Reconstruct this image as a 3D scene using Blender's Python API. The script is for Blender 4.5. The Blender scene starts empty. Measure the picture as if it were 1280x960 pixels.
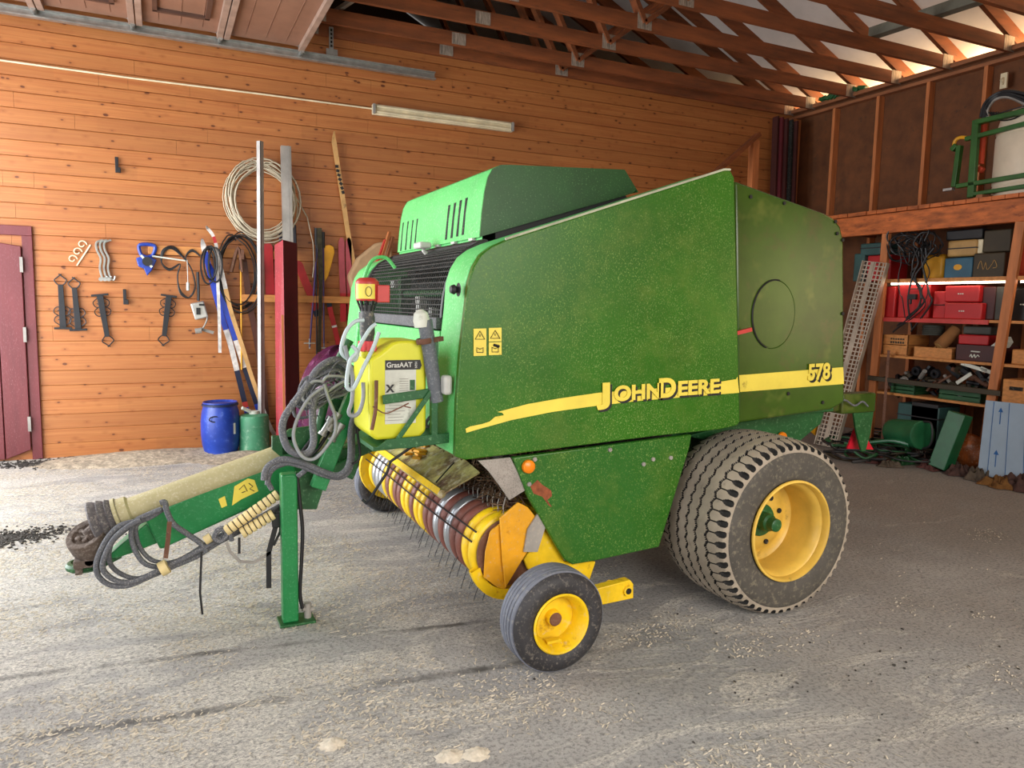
import bpy, math, random
from mathutils import Vector, Matrix
random.seed(7)
S = bpy.context.scene
COL = S.collection
PI = math.pi
V = Vector

# ------------------------------------------------------------------ camera
FPX, CX, CY, HC = 925.0, 640.0, 480.0, 1.57
_a = V((2600-CX, 418-CY, FPX)).normalized()          # direction of the long wall
_b = V((200-CX, 372-CY, FPX)); _b = (_b - _a*_b.dot(_a)).normalized()
_c = _a.cross(_b)
if _c.y > 0: _c = -_c
ROT = Matrix((_a, _b, _c))                            # lens space -> room space
CAMLOC = V((0, 0, HC))
cam = bpy.data.cameras.new('camera'); camo = bpy.data.objects.new('camera', cam); COL.objects.link(camo)
m = Matrix((ROT @ V((1,0,0)), ROT @ V((0,-1,0)), ROT @ V((0,0,-1)))).transposed()
camo.matrix_world = Matrix.Translation(CAMLOC) @ m.to_4x4()
cam.sensor_width = 36; cam.lens = FPX/1280*36; cam.clip_start = .05
S.camera = camo

# ------------------------------------------------------------------ light
S.view_settings.view_transform = 'Standard'; S.view_settings.look = 'None'
S.view_settings.gamma = 1; S.view_settings.use_curve_mapping = False
S.view_settings.exposure = 0.0
w = bpy.data.worlds.new('sky'); S.world = w; w.use_nodes = True
w.node_tree.nodes['Background'].inputs[0].default_value = (1, .96, .92, 1)
w.node_tree.nodes['Background'].inputs[1].default_value = .18

def area(name, loc, direction, sx, sy, power, col, spread=PI):
    l = bpy.data.lights.new(name, 'AREA'); l.shape = 'RECTANGLE'; l.size = sx; l.size_y = sy
    l.energy = power; l.color = col; l.spread = spread
    o = bpy.data.objects.new(name, l); COL.objects.link(o)
    o.location = loc; o.rotation_euler = V(direction).to_track_quat('-Z', 'Y').to_euler()
    return o
area('daylight_doorway', (-2.40, 6.0, 1.9), (1, 0, -.05), 3.8, 3.6, 400, (.95, .98, 1))
area('daylight_near_doorway', (-2.40, .7, 1.95), (1, .25, -.03), 3.4, 3.6, 110, (.97, .98, 1))
area('front_fill', (2.2, -2.7, 2.4), (0.15, 1, -.75), 4.6, 2.4, 175, (1, .94, .87), 2.0)  # added fill for the sides facing the camera, no source seen there
area('daylight_side_window', (8.38, -1.75, 1.75), (-1, .25, -.05), 1.0, 1.7, 42, (1, .80, .45))
area('eave_daylight', (8.72, 6.0, 4.30), (-1, 0, .50), 11.0, .22, 330, (1, .68, .34))

# ------------------------------------------------------------------ helpers
def ray(px, py): return ROT @ V((px-CX, py-CY, FPX))
def U(px, py, ax, val):
    """where the sight line through a photo point meets the room plane (axis = val)"""
    d = ray(px, py); t = (val - CAMLOC[ax]) / d[ax]; return CAMLOC + d*t

def lin(h):
    if isinstance(h, (tuple, list)): return (*h[:3], 1)
    h = h.lstrip('#'); c = [int(h[i:i+2], 16)/255 for i in (0, 2, 4)]
    return (*[x/12.92 if x <= .04045 else ((x+.055)/1.055)**2.4 for x in c], 1)

class NT:
    def __init__(s, name):
        s.m = bpy.data.materials.new(name); s.m.use_nodes = True; s.t = s.m.node_tree; s.n = s.t.nodes
        s.b = s.n['Principled BSDF']
    def add(s, t, **k):
        n = s.n.new(t)
        for a, v in k.items():
            if a.startswith('i_'): n.inputs[a[2:].replace('_', ' ')].default_value = v
            else: setattr(n, a, v)
        return n
    def L(s, a, b): s.t.links.new(a, b)
    def coord(s, scale=(1,1,1), kind='Object'):
        c = s.add('ShaderNodeTexCoord'); mp = s.add('ShaderNodeMapping'); mp.inputs['Scale'].default_value = scale
        s.L(c.outputs[kind], mp.inputs['Vector']); return mp.outputs[0]
    def noise(s, vec, scale, detail=4, rough=.6, dist=0):
        n = s.add('ShaderNodeTexNoise'); n.inputs['Scale'].default_value = scale; n.inputs['Detail'].default_value = detail
        n.inputs['Roughness'].default_value = rough; n.inputs['Distortion'].default_value = dist
        s.L(vec, n.inputs['Vector']); return n.outputs['Fac']
    def ramp(s, fac, lo, hi, a=0., b=1.):
        n = s.add('ShaderNodeMapRange'); n.inputs[1].default_value = lo; n.inputs[2].default_value = hi
        n.inputs[3].default_value = a; n.inputs[4].default_value = b; s.L(fac, n.inputs[0]); return n.outputs[0]
    def mix(s, fac, a, b, blend='MIX'):
        n = s.add('ShaderNodeMix', data_type='RGBA', blend_type=blend)
        for i, x in ((0, fac), (6, a), (7, b)):
            if isinstance(x, (int, float)): n.inputs[i].default_value = x
            elif isinstance(x, (tuple, str)): n.inputs[i].default_value = lin(x)
            else: s.L(x, n.inputs[i])
        return n.outputs[2]
    def math(s, op, a, b=0.):
        n = s.add('ShaderNodeMath', operation=op)
        for i, x in ((0, a), (1, b)):
            if isinstance(x, (int, float)): n.inputs[i].default_value = x
            else: s.L(x, n.inputs[i])
        return n.outputs[0]
    def bump(s, h, strength=.3, dist=.01):
        n = s.add('ShaderNodeBump'); n.inputs['Strength'].default_value = strength; n.inputs['Distance'].default_value = dist
        s.L(h, n.inputs['Height']); s.L(n.outputs[0], s.b.inputs['Normal'])
    def out(s, col=None, rough=.6, metal=0.):
        if col is not None:
            if isinstance(col, (str, tuple)): s.b.inputs['Base Color'].default_value = lin(col)
            else: s.L(col, s.b.inputs['Base Color'])
        if isinstance(rough, (int, float)): s.b.inputs['Roughness'].default_value = rough
        else: s.L(rough, s.b.inputs['Roughness'])
        s.b.inputs['Metallic'].default_value = metal
        return s.m

def mat(name, col, rough=.6, metal=0., dust=0., dcol='#b9ab95', dscale=60, var=.12, vscale=5, grime=0., gcol='#3a2a1c', bump=0., stretch=(1,1,1)):
    n = NT(name); v = n.coord(stretch)
    f = n.noise(v, vscale, 5)
    dark = tuple(x*(1-2*var) for x in lin(col)[:3]); lite = tuple(min(1, x*(1+2*var)) for x in lin(col)[:3])
    c = n.mix(n.ramp(f, .3, .7), dark, lite)
    if grime:
        g = n.ramp(n.noise(v, vscale*1.7, 8, .7), .62-grime*.3, .75-grime*.2); c = n.mix(g, c, gcol)
    if dust:
        d1 = n.ramp(n.noise(v, dscale, 3, .7), .60-dust*.25, .72-dust*.2)
        d2 = n.ramp(n.noise(v, vscale*.8, 3), .25, .65, .35, 1.)
        c = n.mix(n.math('MULTIPLY', n.math('MULTIPLY', d1, d2), min(1, .45+dust)), c, dcol)
    if bump: n.bump(n.noise(v, dscale, 5), bump, .004)
    return n.out(c, rough, metal)

class MB:
    """collects geometry in room coordinates; build() links it as one mesh object"""
    def __init__(s): s.v = []; s.f = []; s.m = []; s.mi = 0
    def face(s, idx): s.f.append(idx); s.m.append(s.mi)
    def grid(s, rows, cu=False, cv=False):
        b = len(s.v); nu = len(rows); nv = len(rows[0])
        for r in rows: s.v += [tuple(p) for p in r]
        for i in range(nu if cu else nu-1):
            for j in range(nv if cv else nv-1):
                s.face((b+i*nv+j, b+i*nv+(j+1) % nv, b+((i+1) % nu)*nv+(j+1) % nv, b+((i+1) % nu)*nv+j))
        return b
    def box(s, x0, x1, y0, y1, z0, z1):
        x0, x1 = sorted((x0, x1)); y0, y1 = sorted((y0, y1)); z0, z1 = sorted((z0, z1))
        return s.obox(V(((x0+x1)/2, (y0+y1)/2, (z0+z1)/2)), (x1-x0, y1-y0, z1-z0))
    def obox(s, c, size, rot=None):
        c = V(c); b = len(s.v); rot = rot or Matrix.Identity(3)
        for k in range(8):
            p = V(((k & 1)-.5, ((k >> 1) & 1)-.5, ((k >> 2) & 1)-.5)); s.v.append(tuple(c + rot @ V((p.x*size[0], p.y*size[1], p.z*size[2]))))
        for f in ((0,2,3,1), (4,5,7,6), (0,1,5,4), (2,6,7,3), (0,4,6,2), (1,3,7,5)): s.face(tuple(b+i for i in f))
        return s
    def bar(s, p0, p1, w, h, up=(0,0,1)):
        p0 = V(p0); p1 = V(p1); d = p1-p0; x = d.normalized(); up = V(up)
        y = up.cross(x)
        if y.length < 1e-4: y = V((0,1,0)).cross(x)
        y.normalize(); z = x.cross(y)
        return s.obox((p0+p1)/2, (d.length, w, h), Matrix((x, y, z)).transposed())
    def tube(s, pts, r, n=8, closed=False, caps=True):
        pts = [V(p) for p in pts]; N = len(pts); rows = []; up = None
        for i, p in enumerate(pts):
            a = pts[i-1] if (i or closed) else p; c = pts[(i+1) % N] if (i < N-1 or closed) else p
            t = (c-a).normalized() if (c-a).length > 1e-9 else V((0,0,1))
            if up is None: up = t.orthogonal().normalized()
            up = (up - t*up.dot(t)); up = up.normalized() if up.length > 1e-6 else t.orthogonal().normalized()
            q = t.cross(up); rr = r[i] if isinstance(r, (list, tuple)) else r
            rows.append([p + (up*math.cos(2*PI*k/n) + q*math.sin(2*PI*k/n))*rr for k in range(n)])
        b = s.grid(rows, cu=closed, cv=True)
        if caps and not closed:
            s.face(tuple(b+k for k in range(n))[::-1]); s.face(tuple(b+(N-1)*n+k for k in range(n)))
        return s
    def cyl(s, p0, p1, r0, r1=None, n=24): return s.tube([p0, p1], [r0, r0 if r1 is None else r1], n)
    def prism(s, pts, off):
        b = len(s.v); n = len(pts); off = V(off)
        nrm = V((0,0,0))
        for i in range(n): nrm += V(pts[i]).cross(V(pts[(i+1) % n]))
        if nrm.dot(off) > 0: pts = pts[::-1]
        s.v += [tuple(p) for p in pts] + [tuple(V(p)+off) for p in pts]
        s.face(tuple(range(b, b+n))); s.face(tuple(range(b+n, b+2*n))[::-1])
        for i in range(n): s.face((b+i, b+n+i, b+n+(i+1) % n, b+(i+1) % n))
        return s
    def lathe(s, prof, o, axis=(0,1,0), n=48, closed=False):
        """prof = [(radius, distance along axis)]"""
        o = V(o); ax = V(axis).normalized(); e1 = ax.orthogonal().normalized(); e2 = ax.cross(e1)
        rows = [[o + ax*t + (e1*math.cos(2*PI*k/n) + e2*math.sin(2*PI*k/n))*max(r, 1e-4) for k in range(n)] for r, t in prof]
        s.grid(rows, cu=closed, cv=True); return s
    def build(s, name, mats, parent=None, bevel=0., seg=2, smooth=35, origin=None):
        if parent is None:
            if origin is None:
                xs = [p[0] for p in s.v]; ys = [p[1] for p in s.v]; zs = [p[2] for p in s.v]
                origin = ((min(xs)+max(xs))/2, (min(ys)+max(ys))/2, min(zs))
            o0 = V(origin)
        else: o0 = V(parent['_o'])
        me = bpy.data.meshes.new(name); me.from_pydata([tuple(V(p)-o0) for p in s.v], [], s.f)
        if not isinstance(mats, (list, tuple)): mats = [mats]
        for mm in mats: me.materials.append(mm)
        me.polygons.foreach_set('material_index', [min(i, len(mats)-1) for i in s.m])
        me.update()
        if smooth:
            me.polygons.foreach_set('use_smooth', [True]*len(me.polygons)); me.set_sharp_from_angle(angle=math.radians(smooth))
        o = bpy.data.objects.new(name, me); COL.objects.link(o)
        if parent is None: o.location = o0
        else: o.parent = parent
        o['_o'] = tuple(o0)
        if bevel:
            bm = o.modifiers.new('edge', 'BEVEL'); bm.width = bevel; bm.segments = seg; bm.limit_method = 'ANGLE'; bm.angle_limit = math.radians(40)
            bm.harden_normals = False
        return o

def tag(o, label=None, cat=None, group=None, kind=None):
    if label: o['label'] = label
    if cat: o['category'] = cat
    if group: o['group'] = group
    if kind: o['kind'] = kind
    return o
def thing(name, label, cat, loc, group=None, kind=None):
    o = bpy.data.objects.new(name, None); COL.objects.link(o); o.location = loc; o['_o'] = tuple(loc); o.empty_display_size = .1
    return tag(o, label, cat, group, kind)
def struct(name, mb, mats, **k): return tag(mb.build(name, mats, **k), kind='structure')

def spline(pts, n=6, closed=False):
    pts = [V(p) for p in pts]; N = len(pts); out = []
    for i in range(N if closed else N-1):
        g = lambda k: pts[k % N] if closed else pts[max(0, min(N-1, k))]
        a, b, c, d = g(i-1), g(i), g(i+1), g(i+2)
        for j in range(n):
            t = j/n; out.append(.5*((2*b) + (c-a)*t + (2*a-5*b+4*c-d)*t*t + (3*b-a-3*c+d)*t**3))
    if not closed: out.append(pts[-1])
    return out
def copy_tree(o, parent=None, keep=True):
    c = o.copy(); COL.objects.link(c); c.parent = parent
    for ch in [x for x in o.children]: copy_tree(ch, c)
    return c
def text_mesh(name, body, size, loc, rx, mat_, parent, ext=.002, bold=0., sx=1., shear=0., tilt=0., yaw=0.):
    cu = bpy.data.curves.new(name, 'FONT'); cu.body = body; cu.size = size; cu.extrude = ext; cu.offset = bold; cu.shear = shear
    t = bpy.data.objects.new(name, cu); COL.objects.link(t)
    bpy.context.view_layer.update()
    me = bpy.data.meshes.new_from_object(t.evaluated_get(bpy.context.evaluated_depsgraph_get()))
    bpy.data.objects.remove(t); bpy.data.curves.remove(cu)
    o0 = V(parent['_o'])
    M = Matrix.Translation(V(loc)-o0) @ Matrix.Rotation(yaw, 4, 'Z') @ Matrix.Rotation(tilt, 4, 'Y') @ Matrix.Rotation(rx, 4, 'X') @ Matrix.Diagonal((sx, 1, 1, 1))
    me.transform(M); me.materials.clear(); me.materials.append(mat_)
    o = bpy.data.objects.new(name, me); COL.objects.link(o); o.parent = parent; return o

# ------------------------------------------------------------------ materials
def wood_wall():
    n = NT('stained_pine_boards'); c = n.add('ShaderNodeTexCoord').outputs['Object']
    sep = n.add('ShaderNodeSeparateXYZ'); n.L(c, sep.inputs[0])
    row = n.math('FLOOR', n.math('DIVIDE', sep.outputs[2], .1425))
    cmb = n.add('ShaderNodeCombineXYZ'); n.L(n.math('MULTIPLY', row, 7.31), cmb.inputs[1])
    n.L(n.math('MULTIPLY', sep.outputs[0], .22), cmb.inputs[0]); n.L(n.math('MULTIPLY', sep.outputs[2], 9.), cmb.inputs[2])
    g1 = n.noise(cmb.outputs[0], 3.5, 6, .65, 1.2)
    cm2 = n.add('ShaderNodeCombineXYZ'); n.L(n.math('MULTIPLY', sep.outputs[0], 1.4), cm2.inputs[0]); n.L(n.math('MULTIPLY', sep.outputs[2], 60.), cm2.inputs[2]); n.L(row, cm2.inputs[1])
    g2 = n.noise(cm2.outputs[0], 1.6, 4, .6, .6)
    wn = n.add('ShaderNodeTexWhiteNoise', noise_dimensions='2D')
    c3 = n.add('ShaderNodeCombineXYZ'); n.L(row, c3.inputs[0]); n.L(n.math('FLOOR', n.math('ADD', n.math('MULTIPLY', sep.outputs[0], .33), n.math('MULTIPLY', row, .37))), c3.inputs[1]); n.L(c3.outputs[0], wn.inputs['Vector'])
    base = n.mix(n.ramp(g1, .3, .7), '#a25a2c', '#bf7e45')
    base = n.mix(n.ramp(g2, .35, .75, 0., .4), base, '#86502b')
    base = n.mix(n.ramp(wn.outputs[0], 0, 1, 0., .4), base, '#905a30')
    vo = n.add('ShaderNodeTexVoronoi'); vo.inputs['Scale'].default_value = 1
    c4 = n.add('ShaderNodeCombineXYZ'); n.L(n.math('MULTIPLY', sep.outputs[0], 7.5), c4.inputs[0]); n.L(n.math('MULTIPLY', sep.outputs[2], 14.), c4.inputs[2]); n.L(c4.outputs[0], vo.inputs['Vector'])
    kr = n.math('MULTIPLY', n.ramp(n.noise(c4.outputs[0], .9, 1), .35, .7), .17)
    knot = n.ramp(n.math('SUBTRACT', vo.outputs['Distance'], kr), .0, .05, 1., 0.)
    halo = n.ramp(vo.outputs['Distance'], .08, .34, .5, 0.)
    pick = n.math('GREATER_THAN', n.add('ShaderNodeTexWhiteNoise').outputs[0], 2)
    base = n.mix(halo, base, '#8a4c22'); base = n.mix(n.math('MULTIPLY', knot, .85), base, '#4f220f')
    n.bump(g2, .25, .003)
    return n.out(base, .45)
def floor_mat():
    n = NT('dusty_concrete'); c = n.coord()
    sep = n.add('ShaderNodeSeparateXYZ'); n.L(c, sep.inputs[0])
    big = n.noise(c, .55, 5, .6, .4); mid = n.noise(c, 3., 8, .7); fine = n.noise(c, 55, 6, .75)
    col = n.mix(n.ramp(big, .3, .7), '#9a9a99', '#bab5ae')
    col = n.mix(n.ramp(mid, .35, .75, 0, .5), col, '#757576')
    # straw and sawdust cover: densest towards the doorway, thin towards the racks
    xr = n.ramp(sep.outputs[0], -1., 4.2, .14, -.05)
    cst = n.coord((.7, 1.6, 1)); blot = n.noise(cst, 1.7, 8, .68, 1.2)
    cov = n.ramp(n.math('ADD', blot, xr),   .53, .63)
    st = NT.coord(n, (1, 3.2, 1)); fibres = n.noise(st, 24, 6, .85, 3.0)
    fm = n.math('MULTIPLY', cov, n.ramp(fibres, .47, .54))
    sparse = n.ramp(fibres, .62, .7, 0, .6)
    col = n.mix(n.math('MAXIMUM', fm, n.math('MULTIPLY', sparse, n.ramp(cov, 0, 1, .25, 1.))), col, '#e6e0d3')
    for (la, lb, lw) in ((-.13, 3.395, .010), (-.101, 2.895, .013)):
        dl = n.math('ABSOLUTE', n.math('SUBTRACT', n.math('SUBTRACT', sep.outputs[1], n.math('MULTIPLY', sep.outputs[0], la)), n.math('ADD', lb, n.math('MULTIPLY', n.noise(c, 4, 3), .06))))
        col = n.mix(n.math('MULTIPLY', n.math('MULTIPLY', n.ramp(dl, lw, lw*3, 1., 0.), n.ramp(n.noise(c, 2.2, 4, .7), .40, .62, 0, .85)), n.ramp(sep.outputs[0], 1.6, 2.4, 1, 0)), col, '#3d3a37')
    # tyre-dark streaks that run towards the far right
    c5 = n.add('ShaderNodeMapping'); c5.inputs['Rotation'].default_value = (0, 0, math.radians(-12)); c5.inputs['Scale'].default_value = (.35, 5.5, 1); n.L(c, c5.inputs[0])
    streak = n.noise(c5.outputs[0], 1.1, 4, .6, .5)
    col = n.mix(n.ramp(streak, .60, .74, 0, .28), col, '#6a645e')
    spots = n.noise(c, 9, 3, .6); col = n.mix(n.ramp(spots, .72, .78, 0, .4), col, '#4c443d')
    # brown tint rising to the right paints in light bounced off wood
    brn = n.ramp(n.math('ADD', n.math('MULTIPLY', sep.outputs[0], .12), n.noise(c, .9, 4)), .75, 1.15, 0, .65)
    col = n.mix(brn, col, '#93897d')
    col = n.mix(n.ramp(fine, .49, .60, 0, .55), col, '#474748')
    n.bump(n.math('ADD', fine, n.math('MULTIPLY', n.math('MULTIPLY', fibres, cov), 1.2)), .6, .012)
    return n.out(col, .8)
def speck_green(name, base='#2e6a0c', d=.0):
    """painted sheet metal with a spatter of pale chaff specks"""
    n = NT(name); c = n.coord()
    f = n.noise(c, 2.2, 4); col = n.mix(n.ramp(f, .3, .7), base, '#265c08')
    st = n.coord((1, 1, .8)); sp = n.noise(st, 150, 2, .55, .6); area_ = n.noise(c, 3.6, 5, .65)
    k = n.math('MULTIPLY', n.ramp(sp, .555-d, .65-d), n.ramp(area_, .33, .6, .15, .62))
    col = n.mix(k, col, '#86a552')
    col = n.mix(n.ramp(n.noise(c, 5, 7, .7), .5, .8, 0, .35), col, '#7c8b3c')
    r = n.ramp(k, 0, 1, .32, .8)
    return n.out(col, r)
M = {}
M['wall'] = wood_wall(); M['floor'] = floor_mat()
M['gable'] = mat('shaded_gable_boards', '#2c170d', .9)  # very dark brown puts the shadow under the roof into the colour
M['truss'] = mat('old_truss_timber', '#7f4420', .7, var=.2, vscale=3, stretch=(.5, 4, 4), grime=.15)
M['stud'] = mat('pine_stud', '#b87040', .6, var=.12, vscale=4, stretch=(4, 4, .6))
M['plate'] = mat('pine_plate', '#8f5a38', .65, var=.15, vscale=4, stretch=(4, .6, 4))
M['beam'] = mat('orange_stained_beam', '#b4602c', .6, var=.25, vscale=5, stretch=(3, .8, 3), grime=.25, gcol='#6e3216')
M['chipboard'] = mat('brown_chipboard', '#63391a', .75, var=.14, vscale=6, grime=.1)
M['membrane'] = mat('roof_underlay', '#d6cfca', .8, var=.06, vscale=2)
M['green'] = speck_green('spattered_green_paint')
M['green2'] = speck_green('clean_green_paint', '#23621e', -.01)
M['mint'] = mat('daylit_dusty_green', '#5cc46c', .42, dust=.25, dcol='#b4e0b0', dscale=90, var=.06)  # pale mint paints in the daylight falling on the front faces
M['rear_green'] = mat('worn_green_gate', '#365213', .27, dust=.14, dcol='#66702f', dscale=4, var=.14, vscale=2.5, grime=.25, gcol='#4a4a22')
M['dgreen'] = mat('dark_green_frame', '#175428', .45, dust=.15, dcol='#74a374', dscale=60, var=.12)
M['hgreen'] = mat('hood_green', '#174a18', .38, dust=.08, dcol='#79a868', dscale=110, var=.1)
M['yellow'] = mat('yellow_paint', '#e8c118', .4, grime=.08, gcol='#8a5a20', dust=.08, dcol='#cfc49a', dscale=30)
M['rim'] = mat('rim_yellow', '#d3ad4a', .42, grime=.05, gcol='#5f4a1a', dust=.1, dcol='#b99a52', dscale=40)
M['orange'] = mat('sun_faded_orange_yellow', '#d99a17', .5, grime=.1, gcol='#8a4a16', dust=.05)
M['decal'] = mat('yellow_decal', '#e8d352', .4, var=.05, grime=.05, gcol='#8f7a2c')
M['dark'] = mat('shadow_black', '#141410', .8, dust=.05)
M['black'] = mat('black_plastic', '#1c1c1e', .5)
M['iron'] = mat('black_wrought_iron', '#26272b', .45, metal=.3)
M['steel'] = mat('galvanised_steel', '#a9aaa6', .38, metal=.75, var=.12, vscale=12)
M['alu'] = mat('aluminium', '#b5b4b0', .4, metal=.6)
M['zinc'] = mat('dusty_grey_metal', '#8e8a84', .7, dust=.2, dcol='#b7a998')
M['rubber'] = mat('tyre_rubber', '#4a4640', .75, dust=.32, dcol='#77705f', dscale=45, bump=.3)
M['tread'] = mat('dusty_tread', '#9a8f80', .85, dust=.3, dcol='#a59a86', dscale=30, var=.12, grime=.1, gcol='#5c554c', bump=.3)
M['groove'] = mat('groove_rubber', '#191817', .8)
M['smalltyre'] = mat('small_tyre_rubber', '#2e2d30', .6, dust=.25, dcol='#7b746a', dscale=70, bump=.2)
M['smalltread'] = mat('small_tyre_tread', '#6a6e7a', .65, dust=.2, dcol='#98968f', dscale=40)
M['hose'] = mat('dusty_grey_hose', '#5a5c62', .8, dust=.35, dcol='#a3a3a2', dscale=140, var=.1, bump=.3)
M['hose_l'] = mat('pale_grey_hose', '#8b8f92', .6, dust=.1)
M['hose_w'] = mat('clear_white_hose', '#b3c3c4', .35, var=.05)
M['sleeve'] = mat('cream_spiral_sleeve', '#d8c48c', .5, dust=.1)
M['pto'] = mat('beige_shaft_guard', '#b3aa80', .5, dust=.3, dcol='#d3cdb2', dscale=80, var=.05)
M['rust'] = mat('rusty_steel', '#6a4634', .8, grime=.2, gcol='#36251c', dust=.2, dcol='#8c7360', dscale=40, bump=.4)
M['brownband'] = mat('brown_worn_band', '#7d4a40', .5, dust=.1, dcol='#a4847a')
M['silver'] = mat('polished_band', '#b4b9c0', .3, metal=.7)
M['straw'] = mat('old_straw', '#5c4531', .9, var=.3, vscale=20)
M['chip'] = mat('pale_sawdust', '#cfc5b3', .9, var=.12, vscale=30, bump=.6)
M['red'] = mat('red_plastic', '#c03a35', .45)
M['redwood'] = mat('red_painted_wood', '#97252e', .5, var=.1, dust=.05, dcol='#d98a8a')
M['darkred'] = mat('dark_red_boards', '#3c130e', .6)
M['maroon'] = mat('maroon_door_paint', '#66282c', .5, var=.07, vscale=4, stretch=(4, 4, .6), dust=.05, dcol='#b0828a')
M['tank'] = mat('yellow_canister_plastic', '#d3d22e', .35, var=.04)
M['white'] = mat('white_plastic', '#c4c4be', .45)
M['paper'] = mat('white_label_paper', '#cdd0c4', .6, grime=.06, gcol='#8d8f80')
M['cream'] = mat('cream_enamel', '#dccfae', .4)
M['blue'] = mat('blue_barrel_plastic', '#1a3c9c', .35, dust=.12, dcol='#5c78c8', dscale=20)
M['cangreen'] = mat('pale_green_paint', '#3f8560', .55, dust=.2, dcol='#98b79c', dscale=15)
M['wgreen'] = mat('watering_can_green', '#1f5e3a', .35)
M['box_red'] = mat('red_case', '#b01f22', .45, var=.06)
M['box_dred'] = mat('dark_red_crate', '#3f1818', .5)
M['box_blue'] = mat('blue_case', '#2e5a70', .5)
M['box_teal'] = mat('teal_case', '#2a4e4c', .5)
M['box_cream'] = mat('cream_case', '#b08a52', .5)
M['box_olive'] = mat('olive_brown_box', '#3a301e', .6)
M['box_grey'] = mat('grey_case', '#3f403a', .6)
M['crate'] = mat('pine_crate', '#c08044', .6, var=.12, stretch=(1, 4, 8))
M['crate_green'] = mat('green_plastic_crate', '#235430', .5)
M['cardboard'] = mat('brown_cardboard', '#8a5c30', .8)
M['orangecase'] = mat('orange_case', '#c7482a', .5)
M['foam'] = mat('pale_blue_foam', '#97aabc', .7, var=.03)
M['bluepen'] = mat('blue_print', '#1a5a9a', .6)
M['perf'] = mat('perforated_steel', '#b3a898', .45, metal=.4, dust=.1)
M['rag'] = mat('brown_rag', '#46302a', .95, var=.25, vscale=14, bump=.8, dscale=22)
M['rag2'] = mat('grey_brown_rag', '#53483c', .95, var=.2, vscale=14, bump=.8, dscale=22)
M['rag3'] = mat('mustard_rag', '#6e4a20', .95, var=.2, vscale=14)
M['rag4'] = mat('dusky_red_rag', '#56302c', .95, var=.2, vscale=14)
M['purple'] = mat('purple_film', '#4b1a3a', .25, var=.3, vscale=9, dust=.1, dcol='#b77aa0', dscale=14)
M['beige'] = mat('beige_fabric', '#b99872', .85, var=.1)
M['yellowp'] = mat('yellow_paddle', '#d99a1c', .5)
M['pink'] = mat('pink_ski', '#a84a54', .5, grime=.1, gcol='#702a30')
M['skired'] = mat('red_ski', '#b3272d', .5)
M['skiblue'] = mat('blue_ski', '#2542b0', .4)
M['skiwhite'] = mat('white_ski', '#cfcac6', .4, var=.15, vscale=18)
M['skinavy'] = mat('navy_ski', '#1a2038', .4)
M['skibrown'] = mat('brown_ski', '#5a3226', .5)
M['skiwood'] = mat('pale_wood_ski', '#c99c62', .5, grime=.12, gcol='#4a3826')
M['polepurple'] = mat('purple_pole', '#4a3a78', .4)
M['reflector'] = mat('orange_reflector', '#f0820f', .3)
M['redref'] = mat('red_reflector', '#c81c30', .35, var=.08, vscale=40)
M['tankwhite'] = mat('white_tank_plastic', '#d8c8b0', .5, var=.04)
M['camo'] = mat('camouflage_strap', '#3a3524', .8, var=.3, vscale=30)
g = NT('sun_strip_glow'); g.b.inputs['Emission Color'].default_value = (1, .86, .66, 1); g.b.inputs['Emission Strength'].default_value = 9; M['glow'] = g.m  # glow of the added strip that stands for sunlight on the shelf

# ------------------------------------------------------------------ the room
YB, XR, XL, YF = 8.30, 8.36, -2.45, -2.8
PEAKX, SL = 3.0, .468
def roofz(x): return 4.46 + SL*((8.36 if x > PEAKX else 2*PEAKX-8.36) - x)*(1 if x > PEAKX else -1)
b = MB(); b.box(XL-.3, XR+.3, YF-.3, 13.1, -.12, 0); struct('floor', b, M['floor'], origin=(0, 0, 0))
# back wall: horizontal boards with shadow gaps, real board ends
b = MB(); P = .1425
row = 0; z = 0.0
while z < 4.38:
    x = XL; zt = min(z+P-.0022, 4.45)
    nx = [x] + sorted(random.uniform(XL+.5, XR-.5) for _ in range(random.choice((2, 3, 3, 4)))) + [XR]
    for i in range(len(nx)-1):
        a, c = nx[i]+.001, nx[i+1]-.001
        if zt - z > .03:
            b.prism([V((a, YB, z)), V((a, YB, zt-.007)), V((a, YB+.006, zt)), V((a, YB+.03, zt)), V((a, YB+.03, z))], (c-a, 0, 0))
    z += P; row += 1
b.mi = 1; b.box(XL, XR, YB+.02, YB+.10, 0, 4.45)
b.mi = 0
struct('wall_back', b, [M['wall'], M['dark'], M['gable']], smooth=20)
b = MB(); b.box(.9, 4.6, YB-.022, YB, .17, .28); b.mi = 0
tag(b.build('trim_1', M['wall']), kind='structure')
# the dark storage room behind the partition, seen only over its top
YE = 13.0
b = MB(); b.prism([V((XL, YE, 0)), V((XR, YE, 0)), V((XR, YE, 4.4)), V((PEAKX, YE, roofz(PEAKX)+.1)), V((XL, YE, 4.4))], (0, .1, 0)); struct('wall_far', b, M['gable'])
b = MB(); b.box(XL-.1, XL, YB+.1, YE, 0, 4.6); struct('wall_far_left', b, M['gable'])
# right wall
wr = MB(); wr.box(XR, XR+.05, -.6, YE, 0, 4.40); wr.box(XR, XR+.05, YF, -2.6, 0, 4.40); wr.box(XR, XR+.05, -2.6, -.6, 0, .6); wr.box(XR, XR+.05, -2.6, -.6, 2.9, 4.40)
wr = struct('wall_right', wr, M['chipboard'])
b = MB(); b.box(XR-.10, XR, 2.0, YB, 4.36, 4.41); b.box(XR-.10, XR, 2.0, YB, 4.27, 4.31); b.build('top_plate', M['plate'], wr, bevel=.003)
for y in [8.15, 7.47, 6.79, 6.11, 5.43, 4.78, 4.1]:
    b = MB(); b.box(XR-.10, XR, y-.022, y+.022, 0.02, 4.27); b.build('stud', M['stud'], wr, bevel=.003)
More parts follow.
